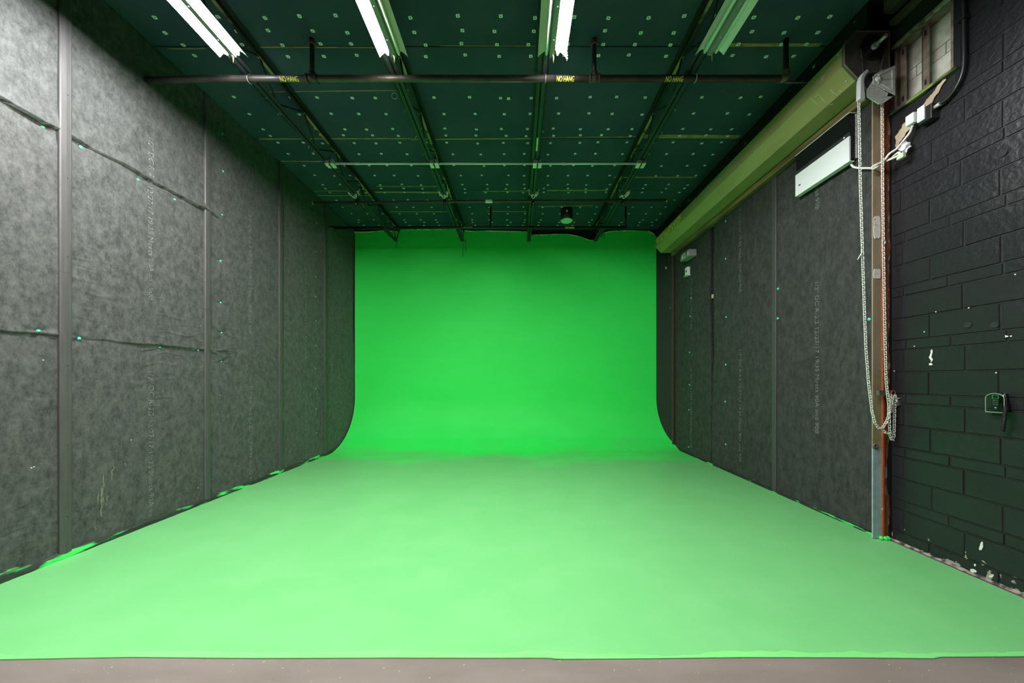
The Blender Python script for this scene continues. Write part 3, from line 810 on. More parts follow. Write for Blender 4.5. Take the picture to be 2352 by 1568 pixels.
# ================================================================== CHAIN HOIST, CHAIN, LOCK
yc_ = 2.93
hoist = thing('chain_hoist', 'galvanised bracket and pulley of the pull chain below the hood end', 'chain hoist', (3.21, yc_, 4.1))
def P2(px, py, Z=yc_): return (X(px, Z), H(py, Z))
mb = MB(); mb.prism([P2(2043, 161), P2(2043, 228), P2(2025, 219), P2(1994, 202), P2(1993, 186), P2(1998, 180)], yc_ - 0.045, yc_ - 0.040, 'y')
up_ = mb.build('upper_plate', M_GALV, hoist)
mb = MB()
for a, b in (((2006, 184), (2036, 170)), ((2013, 192), (2036, 192)), ((2011, 203), (2036, 218)), ((2036, 170), (2036, 218))):
    A, B = P2(*a), P2(*b); mb.bar((A[0], yc_ - 0.046, A[1]), (B[0], yc_ - 0.046, B[1]), 0.006, 0.007, (0, 1, 0))
mb.build('pressed_rib', M_GALV, up_)
mb = MB(); c = P2(2005, 192)
mb.lathe((c[0], yc_ - 0.044, c[1]), (0, -1, 0), [(0, 0.028), (0.006, 0.027), (0.008, 0.014), (0.016, 0.012), (0.018, 0.003)], 18); mb.build('axle_boss', M_GALV, up_)
for q in ((2006, 183), (2005, 201), (2018, 216)):
    c = P2(*q); mb = MB(); mb.lathe((c[0], yc_ - 0.045, c[1]), (0, -1, 0), [(0, 0.008), (0.005, 0.007), (0.007, 0.002)], 10); mb.build('rivet', M_GALV, up_)
mb = MB(); mb.prism([P2(1997, 190), P2(1982, 213), P2(1982, 229), P2(2026, 231), P2(2030, 222), P2(1999, 204)], yc_ - 0.036, yc_ - 0.031, 'y'); mb.build('lower_plate', M_GALV, hoist)
mb = MB(); mb.prism([P2(1984, 229), P2(2041, 229), P2(2018, 245), P2(2010, 245)], yc_ - 0.034, yc_ - 0.024, 'y'); mb.build('chain_guide', M_GALV, hoist)
mb = MB()
c = P2(2001, 197)
mb.lathe((c[0], yc_ + 0.022, c[1]), (0, -1, 0), [(0, 0.108), (0.012, 0.110), (0.02, 0.092), (0.03, 0.092), (0.038, 0.110), (0.05, 0.108)], 36)
mb.build('pulley_wheel', M_BLACK_GLOSS, hoist)
mb = MB(); mb.torus((c[0], yc_ - 0.03, c[1]), (0, 1, 0), 0.098, 0.006, 36, 6); mb.build('wheel_rim', mat('worn wheel rim', (0.12, 0.10, 0.085), 0.4), hoist)
c = P2(2001, 197)
ro, ri_ = 0.138, 0.112
out = [(c[0] + ro * math.cos(a), c[1] + ro * math.sin(a)) for a in [PI * (0.70 + 0.30 * k / 10) for k in range(11)]]
inn = [(c[0] + ri_ * math.cos(a), c[1] + ri_ * math.sin(a)) for a in [PI * (0.70 + 0.30 * k / 10) for k in range(11)]]
zl = H(235, yc_)
mb = MB(); mb.prism(out + [(c[0] - ro - 0.004, zl), (c[0] - ri_ + 0.012, zl)] + inn[::-1], yc_ - 0.042, yc_ - 0.004, 'y'); mb.build('side_guard', mat('pale guard', (0.66, 0.68, 0.69), 0.35, metal=0.3), hoist)
mb = MB(); mb.box(3.28, 3.33, yc_ - 0.03, yc_ + 0.04, H(232, yc_), H(165, yc_)); mb.build('mounting_bracket', M_IRON, hoist)

def chain_mesh(path, link=0.0225, R=0.0095, r=0.0027):
    """links along a polyline, alternate ones turned a quarter"""
    P = [Vector(p) for p in path]
    seg = [(b - a).length for a, b in zip(P, P[1:])]
    tot = sum(seg)
    def at(s):
        for a, b, l in zip(P, P[1:], seg):
            if s <= l: return a.lerp(b, s / l), (b - a).normalized()
            s -= l
        return P[-1], (P[-1] - P[-2]).normalized()
    mb = MB()
    n = int(tot / link)
    for i in range(n):
        p, d = at((i + 0.5) * link)
        side = d.cross(Vector((0, 1, 0)))
        if side.length < 0.2: side = d.cross(Vector((1, 0, 0)))
        side.normalize()
        if i % 2: side = d.cross(side).normalized()
        pts = []
        hl = link * 0.72 - R
        for k in range(6): a = -PI / 2 + PI * k / 5; pts.append(p + d * (hl + R * math.cos(a)) + side * (R * math.sin(a)))
        for k in range(6): a = PI / 2 + PI * k / 5; pts.append(p + d * (-hl + R * math.cos(a)) + side * (R * math.sin(a)))
        mb.tube(pts, r, 5, closed=True)
    return mb
def C(px, py, Z): return (X(px, Z), Z, H(py, Z))
left = [C(1972.5, 233, 2.93), C(1976, 420, 2.93), C(1981, 580, 2.93), C(1985, 700, 2.93), C(1989, 800, 2.93), C(1995, 880, 2.935), C(2003, 945, 2.94), C(2010, 972, 2.94), C(2018, 983, 2.94),
        C(2026, 983, 2.945), C(2036, 970, 2.95), C(2044, 945, 2.955), C(2048, 925, 2.96), C(2049, 908, 2.965)]
right = [C(2026, 234, 2.93), C(2027, 400, 2.93), C(2029, 560, 2.93), C(2032, 740, 2.935), C(2035, 870, 2.94), C(2039, 910, 2.945), C(2041, 925, 2.95), C(2043, 950, 2.95), C(2043, 975, 2.95),
         C(2044, 1000, 2.95), C(2047, 1008, 2.952), C(2050, 1010, 2.955), C(2053, 1003, 2.96), C(2054, 980, 2.962), C(2055, 940, 2.964), C(2056, 905, 2.967)]
loop = [C(2045, 905, 2.968), C(2047, 925, 2.965), C(2047, 945, 2.96), C(2042, 930, 2.955), C(2041, 955, 2.95), C(2036, 968, 2.952), C(2027, 984, 2.955), C(2032, 992, 2.95), C(2044, 997, 2.95), C(2050, 992, 2.96)]
hand = thing('pull_chain', 'long zinc pull chain hanging from the hoist and looped over the padlocked bolt', 'chain', (3.2, yc_, 1.0))
chain_mesh(left).build('chain_strand', M_CHAIN, hand)
chain_mesh(right).build('chain_strand', M_CHAIN, hand)
chain_mesh(loop).build('chain_strand', M_CHAIN, hand)
mb = MB(); c = C(2030, 556, 2.92); mb.torus(c, (0, 1, 0), 0.022, 0.0035, 18, 6, sx=0.6); mb.build('carabiner', M_GALV, hand)
mb = MB(); a, b = C(1981, 577, 2.925), C(1970, 596, 2.92); mb.tube([a, b], 0.004, 6); mb.build('zip_tail', M_TIE, hand)
t = thing('slide_bolt', 'rusty brown slide bolt across the jamb holding the pull chain', 'bolt', (3.42, 2.98, 1.37))
zb = H(902, 2.99)
mb = MB(); mb.box(3.345, 3.465, 2.983, 3.012, zb - 0.024, zb + 0.024, 0.003); mb.build('bolt_body', M_IRON, t)
mb = MB(); mb.torus((3.475, 2.985, zb), (0, 1, 0), 0.020, 0.006, 16, 6); mb.build('staple', M_RUST, t)
t = thing('padlock', 'grey padlock with silver shackle hanging beside the slide bolt', 'padlock', (3.50, 2.95, 1.3))
zp = H(921, 2.955); xp = X(2067, 2.955)
mb = MB(); mb.box(xp - 0.026, xp + 0.028, 2.945, 2.967, zp - 0.042, zp + 0.006, 0.004); mb.build('body', mat('padlock steel', (0.13, 0.13, 0.13), 0.4, metal=0.5), t)
mb = MB(); mb.torus((xp - 0.004, 2.956, zp + 0.005), (0, 1, 0), 0.022, 0.0055, 16, 8, sx=1.0); mb.tube([(xp - 0.024, 2.956, zp + 0.01), (xp - 0.028, 2.956, zp + 0.035), (xp - 0.045, 2.956, zp + 0.05)], 0.0055, 8)
mb.build('shackle', mat('shackle steel', (0.7, 0.7, 0.68), 0.25, metal=0.6), t)

# ================================================================== HEATER, CABLE, SOCKET
heat = thing('wall_heater', 'white and black panel heater hung high on the door lining', 'heater', (3.38, 3.55, 3.70))
hx, ya, yb, za, zb_ = 3.335, 3.245, 3.875, 3.70, 4.195
zm = 3.955
mb = MB(); mb.box(hx + 0.012, 3.416, ya + 0.006, yb - 0.006, za + 0.02, zb_ - 0.01); mb.build('casing', mat('heater body', (0.014, 0.014, 0.016), 0.45), heat)
mb = MB(); mb.prism([(hx, za), (hx, zm), (hx + 0.014, zm), (hx + 0.014, za + 0.008), (hx + 0.055, za + 0.006), (hx + 0.055, za)], ya, yb, 'y')
fp = mb.build('front_panel', M_WHITE, heat)
mb = MB(); mb.box(hx - 0.001, hx + 0.002, yb - 0.07, yb - 0.045, za + 0.10, za + 0.115); mb.build('badge', M_BLACK, fp)
gr = MB(); gr.box(hx + 0.004, hx + 0.012, ya, yb, zm, zm + 0.045); band = gr.build('control_strip', mat('control strip', (0.03, 0.032, 0.034), 0.4), heat)
for k, yy in enumerate((ya + 0.055, ya + 0.085, ya + 0.11, ya + 0.16)):
    mb = MB(); mb.lathe((hx + 0.004, yy, zm + 0.022), (-1, 0, 0), [(0, 0.006), (0.003, 0.005), (0.004, 0.001)], 10)
    mb.build('indicator', M_LED if k == 0 else M_IRON, band)
mb = MB()
nsl = 20
for k in range(nsl):
    z = lerp(zm + 0.05, zb_ - 0.012, k / (nsl - 1))
    mb.box(hx + 0.002, hx + 0.012, ya + 0.004, yb - 0.004, z, z + 0.005)
for yy in (ya + 0.2, ya + 0.33, ya + 0.45): mb.box(hx + 0.004, hx + 0.012, yy, yy + 0.004, zm + 0.05, zb_ - 0.01)
mb.build('front_grille', M_GRILLE, heat)
mb = MB()
for k in range(26):
    z = lerp(za + 0.035, zb_ - 0.05, k / 25)
    mb.box(hx + 0.016, 3.41, ya, ya + 0.006, z, z + 0.007)
mb.build('side_louvre', mat('louvre slats', (0.05, 0.045, 0.046), 0.4), heat)
mb = MB(); mb.box(hx, 3.415, ya, yb, zb_ - 0.008, zb_); mb.build('top_cover', M_WHITE, heat)
mb = MB(); mb.box(3.40, 3.424, ya - 0.006, ya + 0.02, za + 0.03, zb_ - 0.02); mb.build('wall_bracket', M_GALV, heat)

def smooth_path(pts, n=8):
    P = [Vector(p) for p in pts]
    P = [P[0] * 2 - P[1]] + P + [P[-1] * 2 - P[-2]]
    out = []
    for i in range(1, len(P) - 2):
        p0, p1, p2, p3 = P[i - 1:i + 3]
        for k in range(n):
            t = k / n
            out.append(0.5 * ((2 * p1) + (p2 - p0) * t + (2 * p0 - 5 * p1 + 4 * p2 - p3) * t * t + (3 * p1 - p0 - 3 * p2 + p3) * t ** 3))
    out.append(P[-2])
    return out
cab = thing('heater_cable', 'off white heater cable bundled across the jamb up to the socket', 'power cable', (3.4, 3.0, 3.5))
main = [C(1955, 378, 3.25), C(1962, 384, 3.22), C(1975, 386, 3.18), C(1990, 386, 3.12), C(2004, 386, 3.03), C(2014, 381, 2.98), C(2028, 374, 2.97), C(2042, 367, 2.95), C(2056, 356, 2.90), C(2064, 350, 2.87),
        C(2066, 354, 2.86), C(2058, 360, 2.88), C(2040, 368, 2.93), C(2028, 373, 2.965), C(2016, 382, 2.97), C(2006, 388, 2.985), C(2003, 384, 2.985), C(2012, 378, 2.965), C(2026, 372, 2.95), C(2034, 364, 2.93),
        C(2044, 352, 2.91), C(2060, 341, 2.88), C(2076, 322, 2.86), C(2090, 304, 2.83), C(2096, 288, 2.80)]
mb = MB(); mb.tube(smooth_path(main, 6), 0.009, 8); mb.build('cord', M_OFFWHITE, cab)
mb = MB()
A = [C(2062, 341, 2.865), C(2080, 321, 2.855), C(2094, 334, 2.83), C(2076, 354, 2.84)]
def tagf(u, v):
    p = Vector(A[0]).lerp(Vector(A[1]), u).lerp(Vector(A[3]).lerp(Vector(A[2]), u), v)
    return p + Vector((0.008 * math.sin(u * 7), 0.006 * math.sin(v * 9), 0.004 * math.sin(v * 11 + u)))
mb.grid(tagf, 10, 10); mb.build('warning_tag', M_WHITE, cab)['label'] = 'crumpled white paper tag'
mb = MB(); a = Vector(C(2073, 357, 2.85)); mb.box(a.x - 0.02, a.x + 0.01, a.y - 0.02, a.y + 0.03, a.z - 0.025, a.z + 0.02, 0.004); mb.build('tag_sticker', mat('pale green sticker', (0.5, 0.62, 0.42), 0.5), cab)
mb = MB(); a = Vector(C(2094, 273, 2.80)); mb.box(a.x - 0.022, a.x + 0.02, a.y - 0.03, a.y + 0.03, a.z - 0.05, a.z + 0.04, 0.008); mb.build('plug', M_WHITE, cab)
mb = MB(); a = Vector(C(2030, 373, 2.955)); mb.torus(a, (1, 0, 0.4), 0.016, 0.003, 14, 6); mb.build('cable_tie', M_BLACK, cab)
sock = thing('wall_socket', 'white socket on a black box, on the block wall below the window', 'socket', (3.47, 2.74, 3.73))
mb = MB(); mb.box(3.43, 3.502, 2.672, 2.765, 3.675, 3.80, 0.006); mb.build('back_box', M_BLACK_GLOSS, sock)
mb = MB(); mb.box(3.418, 3.431, 2.712, 2.762, 3.695, 3.82, 0.004); mb.build('cover_plate', M_WHITE, sock)
mb = MB(); mb.cyl((3.46, 2.675, 3.76), (3.46, 2.64, 3.765), 0.016, 12); mb.build('connector', M_GALV, sock)
cond = thing('wall_conduit', 'black conduit bending down the block wall from the ceiling to the socket', 'conduit', (3.47, 2.5, 4.2))
mb = MB(); mb.tube(smooth_path([(3.47, 2.515, 5.0), (3.47, 2.512, 4.6), (3.47, 2.508, 4.2), (3.47, 2.507, 3.98), (3.47, 2.520, 3.88), (3.47, 2.555, 3.81), (3.47, 2.60, 3.775), (3.465, 2.65, 3.765)], 8), 0.014, 10)
mb.build('tube', M_BLACK_GLOSS, cond)
mb = MB(); mb.box(3.45, 3.502, 2.49, 2.535, 4.30, 4.325); mb.build('strap', M_BLACK_GLOSS, cond)

# ================================================================== ENTRY PHONE IN ACRYLIC BOX
zf = H(945, 2.33)
ent = thing('entry_handset', 'black handset unit in a clear acrylic holder on the block wall at far right', 'handset', (3.46, 2.33, zf))
ya, yb = 2.285, 2.378
za, zb_ = H(946, 2.34), H(903, 2.34)
def arch(yc, hw, z0, z1, n=10):
    r = hw
    out = [(yc - hw, z0), (yc + hw, z0)]
    for k in range(n + 1):
        a = PI * k / n
        out.append((yc + r * math.cos(a), z1 - r * 0.8 + r * 0.8 * math.sin(a)))
    return out
mb = MB(); mb.prism(arch(2.332, 0.046, za, zb_), 3.452, 3.449, 'x'); mb.build('acrylic_front', M_CLEAR, ent)
mb = MB()
pr = arch(2.332, 0.046, za, zb_)
mb.tube([(3.45, y, z) for y, z in pr], 0.0022, 6, closed=True); mb.box(3.449, 3.495, 2.286, 2.378, za - 0.003, za + 0.001); mb.build('acrylic_edge', M_EDGE, ent)
mb = MB(); mb.box(3.462, 3.498, 2.318, 2.352, za + 0.004, zb_ - 0.002, 0.004)
body = mb.build('body', mat('handset body', (0.02, 0.024, 0.026), 0.35), ent)
mb = MB(); zt = zb_ - 0.012
for a, b, c, d in ((2.320, 2.3505, zt - 0.002, zt), (2.320, 2.3505, zt - 0.027, zt - 0.025), (2.320, 2.322, zt - 0.027, zt), (2.3485, 2.3505, zt - 0.027, zt)): mb.box(3.459, 3.462, a, b, c, d)
mb.build('screen_rim', M_GREENLED, body)
for r_ in range(3):
    for q in range(2):
        mb = MB(); mb.box(3.459, 3.462, 2.323 + q * 0.014, 2.332 + q * 0.014, zt - 0.042 - r_ * 0.015, zt - 0.037 - r_ * 0.015); mb.build('key', mat('key', (0.35, 0.36, 0.2), 0.4), body)
mb = MB(); mb.lathe((3.462, 2.3355, zt - 0.092), (-1, 0, 0), [(0, 0.006), (0.003, 0.005), (0.004, 0.001)], 10); mb.build('button', M_WHITE, body)
mb = MB(); mb.box(3.455, 3.498, 2.288, 2.312, za + 0.006, za + 0.07, 0.004); mb.box(3.468, 3.498, 2.30, 2.315, za + 0.06, zb_, 0.003); mb.build('cradle', M_BLACK_GLOSS, ent)
mb = MB(); mb.box(3.452, 3.456, 2.2895, 2.294, za + 0.055, zb_ - 0.006); mb.build('cradle_edge', mat('pale edge', (0.42, 0.5, 0.34), 0.4), ent)
mb = MB()
pts = []
top = Vector((3.44, 2.272, za + 0.045)); bot = Vector((3.455, 2.305, H(990, 2.32)))
nco = 26 * 10
for k in range(nco + 1):
    t_ = k / nco
    p = top.lerp(bot, t_) + Vector((-0.01 * math.sin(t_ * PI), -0.012 * math.sin(t_ * PI * 0.8), 0))
    a = 2 * PI * k / 10
    pts.append(p + Vector((0.009 * math.cos(a), 0.009 * math.sin(a), 0)))
mb.tube(pts, 0.0028, 5)
mb.tube(smooth_path([(3.46, 2.30, zb_ - 0.004), (3.445, 2.285, zb_ + 0.006), (3.44, 2.272, zb_ - 0.02), (3.44, 2.268, za + 0.08), (3.44, 2.272, za + 0.045)], 6), 0.0028, 6)
mb.build('coiled_cord', M_BLACK_GLOSS, ent)

# ================================================================== EMERGENCY LIGHT, BUZZER, small items at far right
em = thing('emergency_light', 'small twin headed emergency light under the far end of the hood', 'emergency light', (3.34, 6.33, 3.88))
mb = MB(); mb.box(3.27, 3.418, 6.17, 6.49, 3.88, 4.005, 0.006); mb.build('housing', mat('housing', (0.30, 0.32, 0.31), 0.45), em)
for yy in (6.23, 6.43):
    mb = MB(); mb.lathe((3.272, yy, 3.943), (-1, 0, 0), [(0, 0.052), (0.012, 0.056), (0.014, 0.045), (0.008, 0.02), (0.010, 0.002)], 18); mb.build('lamp_head', M_LENS, em)
mb = MB()
for x, z in ((3.285, 3.985), (3.325, 3.985), (3.285, 3.91), (3.325, 3.91)): mb.lathe((x, 6.17, z), (0, -1, 0), [(0, 0.008), (0.003, 0.006), (0.004, 0.001)], 8)
mb.build('screw', M_GALV, em)
bz = thing('door_camera', 'small white boxed sensor with a dark eye below the emergency light', 'sensor', (3.39, 6.45, 3.6))
mb = MB(); mb.box(3.365, 3.418, 6.40, 6.50, 3.59, 3.75, 0.004); mb.build('housing', M_WHITE, bz)
mb = MB(); mb.lathe((3.366, 6.45, 3.67), (-1, 0, 0), [(0, 0.022), (0.004, 0.02), (0.005, 0.001)], 14); mb.build('eye', M_BLACK_GLOSS, bz)
mb = MB(); mb.prism([(3.34, 3.575), (3.418, 3.575), (3.418, 3.592), (3.35, 3.592)], 6.385, 6.515, 'y'); mb.build('ledge', M_WHITE, bz)
t = thing('hanging_connector', 'tiny black cable end hanging on the dark corner wall', 'connector', (3.3, 7.2, 3.9))
p = Vector(C(1530, 612, 7.22)); 
mb = MB(); mb.tube([p + Vector((0.005, 0, 0.33)), p + Vector((0.0, 0, 0.1)), p], 0.006, 6); mb.build('lead', M_BLACK_GLOSS, t)
mb = MB(); mb.lathe(p, (0, 0, -1), [(0, 0.012), (0.03, 0.02), (0.05, 0.016), (0.055, 0.003)], 10); mb.build('tip', M_GALV, t)

# ================================================================== CEILING WASHERS
def washer():
    mb = MB(); s = 0.0185; q = 0.0148
    mb.prism([(-s, -q * 0.75), (-s * 0.8, -q), (s * 0.8, -q), (s, -q * 0.75), (s, q * 0.75), (s * 0.8, q), (-s * 0.8, q), (-s, q * 0.75)], -0.005, 0.0, 'z')
    mb.mi = 1
    mb.lathe((0, 0, -0.0045), (0, 0, -1), [(0, 0.0055), (0.0015, 0.005), (0.002, 0.001)], 8)
    return mb
wm = None
WR = [3.105, 3.2375, 3.355, 3.48, 3.99, 4.24, 4.495, 4.617, 4.757, 4.996, 5.262, 5.52, 5.778, 5.90, 6.02, 6.27, 6.53]
BAYS = [(-3.82, (0.30, 0.67, 0.97), 'left of the first joist'), (-2.76, (0.30, 0.66, 1.0, 1.385), 'between first and second joists'),
        (-1.26, (0.25, 0.67, 1.06, 1.38), 'between second and third joists'), (0.24, (0.26, 0.66, 0.98, 1.37), 'between third and fourth joists'),
        (1.75, (0.19, 0.57, 0.97, 1.27), 'right of the fourth joist')]
rw = random.Random(5)
nwash = 0
for ri, y in enumerate(WR):
    for x0, offs, bay in BAYS:
        for ci, dx in enumerate(offs):
            x = x0 + dx + rw.uniform(-0.045, 0.045)
            yy = y + rw.uniform(-0.012, 0.012)
            if wm is None:
                o = wm = washer().build('ceiling_washer', [M_WASHER, M_BLACK])
            else:
                o = wm.copy(); COL.objects.link(o)
            o.location = (x, yy, ZC)
            o.rotation_euler = (0, 0, rw.uniform(-0.12, 0.12))
            tag(o, f'square ceiling washer, {ORD[ri]} row from front, {ORD[ci]} from left {bay}', 'washer', 'square washers pinning the black ceiling lining')
            nwash += 1
mb = MB()
for y in (6.79, 7.05, 7.16, 7.3):
    for x0, offs, bay in BAYS:
        for dx in offs:
            x = x0 + dx + rw.uniform(-0.045, 0.045)
            if x > 3.05: continue
            mb.box(x - 0.018, x + 0.018, y - 0.015, y + 0.015, ZC - 0.005, ZC)
tag(mb.build('far_ceiling_washers', M_WASHER), 'farthest tiny washers in the last ceiling rows near the green screen', 'washers', kind='stuff')

# ================================================================== JOISTS
JX = [-2.765, -1.262, 0.242, 1.752]
ZJ = 4.645
def joist():
    r = thing('bar_joist', '', 'roof joist', (0, 0, ZJ))
    Y0, Y1 = 0.3, 7.33
    for s in (-1, 1):
        mb = MB(); mb.box(min(s * 0.006, s * 0.045), max(s * 0.006, s * 0.045), Y0, Y1, ZJ, ZJ + 0.006); mb.box(min(s * 0.006, s * 0.011), max(s * 0.006, s * 0.011), Y0, Y1, ZJ, ZJ + 0.042)
        mb.build('bottom_chord', M_CHORD, r)
        mb = MB(); mb.box(min(s * 0.008, s * 0.055), max(s * 0.008, s * 0.055), Y0, 7.48, ZC - 0.014, ZC - 0.008); mb.box(min(s * 0.008, s * 0.014), max(s * 0.008, s * 0.014), Y0, 7.48, ZC - 0.055, ZC - 0.008)
        mb.build('top_chord', M_STEEL, r)
    mb = MB(); mb.box(-0.016, 0.016, Y0, 7.48, ZC - 0.064, ZC - 0.055); mb.build('worn_flange', M_STEEL_WORN, r)['label'] = 'black paint worn to tan in streaks'
    yb = 7.30
    mb = MB(); mb.tube([(0, yb, ZJ + 0.02), (0, 7.48, ZC - 0.05)], 0.010, 8); mb.build('web_rod', M_STEEL, r)
    k = 0
    while yb > 0.8:
        for ya, z in ((yb - 0.19, ZC - 0.05), (yb - 0.57, ZC - 0.05)):
            mb = MB()
            if k % 2 == 0: mb.tube([(0, yb, ZJ + 0.02), (0, yb - 0.26, ZC - 0.05)], 0.010, 8)
            else: mb.tube([(0, yb - 0.26, ZC - 0.05), (0, yb - 0.72, ZJ + 0.02)], 0.010, 8)
            mb.build('web_rod', M_STEEL, r)
            k += 1
        yb -= 0.72
    return r
jl = ['first roof joist from the left, black open web steel under the ceiling', 'second roof joist from the left, black open web steel under the ceiling',
      'third roof joist from the left, seen almost end on above the camera', 'fourth roof joist from the left, nearest the roller door']
j0 = joist()
for k, x in enumerate(JX):
    j = j0 if k == 0 else copy_tree(j0)
    j.location = (x, 0, ZJ)
    tag(j, jl[k], 'roof joist', 'open web roof joists')
for k, x in enumerate(JX):                          # cable run tied along each bottom chord
    mb = MB()
    sx = (-0.06, -0.055, 0.055, 0.065)[k]
    pts = [(x + sx + 0.008 * math.sin(y * 1.7 + k), y, ZJ + 0.006 + 0.012 * math.sin(y * 3.1 + k)) for y in [0.5 + 0.2 * q for q in range(34 if k in (0, 3) else 22)]]
    mb.tube(pts, 0.008, 6)
    tag(mb.build('ceiling_cable', M_BLACK_GLOSS), f'black cable tied along the {ORD[k]} joist from the left', 'cable', 'cables along the joists')
tie_pos = ((681, 264, 0), (743, 341, 0), (752, 353, 0), (620, 182, 0), (965, 259, 1), (985, 319, 1), (999, 358, 1), (1245, 306, 2), (1541, 256, 3), (1508, 308, 3), (1480, 357, 3))
seen = {}
for px, py, k in tie_pos:
    y = F * (ZJ - CAMZ) / (CY - py)
    sx = (-0.06, -0.055, 0.055, 0.065)[k]
    mb = MB(); mb.torus((JX[k] + sx, y, ZJ + 0.01), (0, 1, 0), 0.026, 0.0035, 12, 6, a0=PI * 0.95, a1=PI * 2.05, ref=(1, 0, 0))
    i = seen.get(k, 0); seen[k] = i + 1
    tag(mb.build('cable_tie', M_TIE), f'white cable tie, {ORD[i]} going back on the {ORD[k]} joist from left', 'cable tie', 'white cable ties under the joists')
mb = MB(); mb.torus((JX[1] - 0.10, F * (ZJ - CAMZ) / (CY - 216), ZJ - 0.02), (0, 1, 0.2), 0.03, 0.003, 18, 5)
tag(mb.build('wire_ring', M_TIE), 'thin pale wire ring beside the second joist, behind the front pipe', 'ring')
mb = MB(); mb.torus((X(951, 3.95), 3.95, H(268, 3.95)), (0, 1, 0), 0.036, 0.003, 18, 5, sx=0.45)
tag(mb.build('wire_loop', M_TIE), 'slim pale wire loop hanging left of the second joist', 'ring')
mb = MB(); mb.box(JX[2] + 0.0, JX[2] + 0.022, 4.18, 4.42, ZJ - 0.008, ZJ - 0.0005)
tag(mb.build('pale_stick', mat('pale batten', (0.72, 0.70, 0.45), 0.6)), 'short pale stick under the third joist, just before its junction box', 'stick')
for px, p0, p1, Z, l in ((910, 556, 570, 7.32, 'short thin wire hanging from the end of the first joist'), (1063, 554, 589, 7.32, 'long thin wire hanging from the end of the second joist'),
                         (1069, 554, 577, 7.30, 'shorter thin wire beside the long one at the second joist end'), (1388, 533, 549, 7.30, 'thin wire hanging at the end of the fourth joist')):
    mb = MB(); mb.tube([C(px, p0 - 6, Z), C(px + 0.6, (p0 + p1) / 2, Z), C(px, p1, Z)], 0.004, 5)
    tag(mb.build('hanging_wire', M_BLACK), l, 'wire', 'thin wires at the joist ends')

# ================================================================== PIPES
def no_hang(parent, px0, px1, py, Y, z, r):
    x0, x1 = X(px0, Y), X(px1, Y)
    h = 1.5 * r
    def fn(u, v, t):
        a = (v - h / 2) / r - 0.78                   # angle round the front of the pipe
        rr = r + 0.0006 + 0.001 * t
        return (x0 + u, Y - rr * math.cos(a), z + rr * math.sin(a))
    text_obj('yellow_lettering', 'NO HANG', x1 - x0, h, fn, M_YELLOW, parent, slices=6, thin=0.018)
Y1p, z1p, r1 = 3.315, 4.597, 0.030
p1 = thing('sprinkler_pipe', 'front sprinkler pipe below the lights, stencilled in yellow three times', 'pipe', (0, Y1p, z1p))
mb = MB(); mb.tube([(-3.812, Y1p, z1p - 0.02), (-3.2, Y1p, z1p - 0.001), (X(1800, Y1p), Y1p, z1p)], r1, 16); mb.build('pipe', M_PIPE, p1)
for px in (717, 1365):
    x = X(px, Y1p)
    mb = MB(); mb.cyl((x, Y1p, z1p + 0.03), (x, Y1p, ZC), 0.022, 12); mb.build('riser', M_PIPE_BLACK, p1)
    mb = MB(); mb.cyl((x - 0.055, Y1p, z1p), (x + 0.055, Y1p, z1p), 0.036, 16)
    for s in (-1, 1): mb.cyl((x + s * 0.055, Y1p, z1p), (x + s * 0.038, Y1p, z1p), 0.043, 16)
    mb.cyl((x, Y1p, z1p), (x, Y1p, z1p + 0.06), 0.032, 14)
    mb.build('tee_fitting', M_PIPE, p1)
    mb = MB(); mb.lathe((x, Y1p, ZC - 0.06), (0, 0, 1), [(0, 0.034), (0.02, 0.030), (0.06, 0.026)], 14); mb.build('escutcheon', mat('rusty collar', (0.16, 0.06, 0.035), 0.5), p1)
xe = X(1805, Y1p)
mb = MB(); mb.tube(smooth_path([(xe - 0.06, Y1p, z1p), (xe - 0.02, Y1p, z1p + 0.005), (xe, Y1p, z1p + 0.03), (xe + 0.002, Y1p, z1p + 0.08)], 6), 0.036, 14); mb.build('elbow_fitting', mat('tan elbow', (0.16, 0.13, 0.08), 0.4), p1)
mb = MB(); mb.cyl((xe, Y1p, z1p + 0.06), (xe, Y1p, ZC), 0.024, 12); mb.build('riser', M_PIPE_BLACK, p1)
mb = MB(); mb.cyl((xe + 0.02, Y1p + 0.04, z1p), (3.01, Y1p + 0.04, z1p), 0.010, 8); mb.build('stub', M_PIPE, p1)
for px in (573, 1253, 1597):
    x = X(px, Y1p)
    mb = MB(); mb.torus((x, Y1p, z1p - (0.012 if px < 600 else 0)), (1, 0, 0), 0.033, 0.005, 16, 6); mb.cyl((x, Y1p, z1p + 0.03), (x, Y1p, ZJ - 0.001), 0.006, 8); mb.build('hanger_ring', M_GALV, p1)
for a, b in ((646, 688), (1278, 1318), (1527, 1567)): no_hang(p1, a, b, 181, Y1p, z1p, r1)
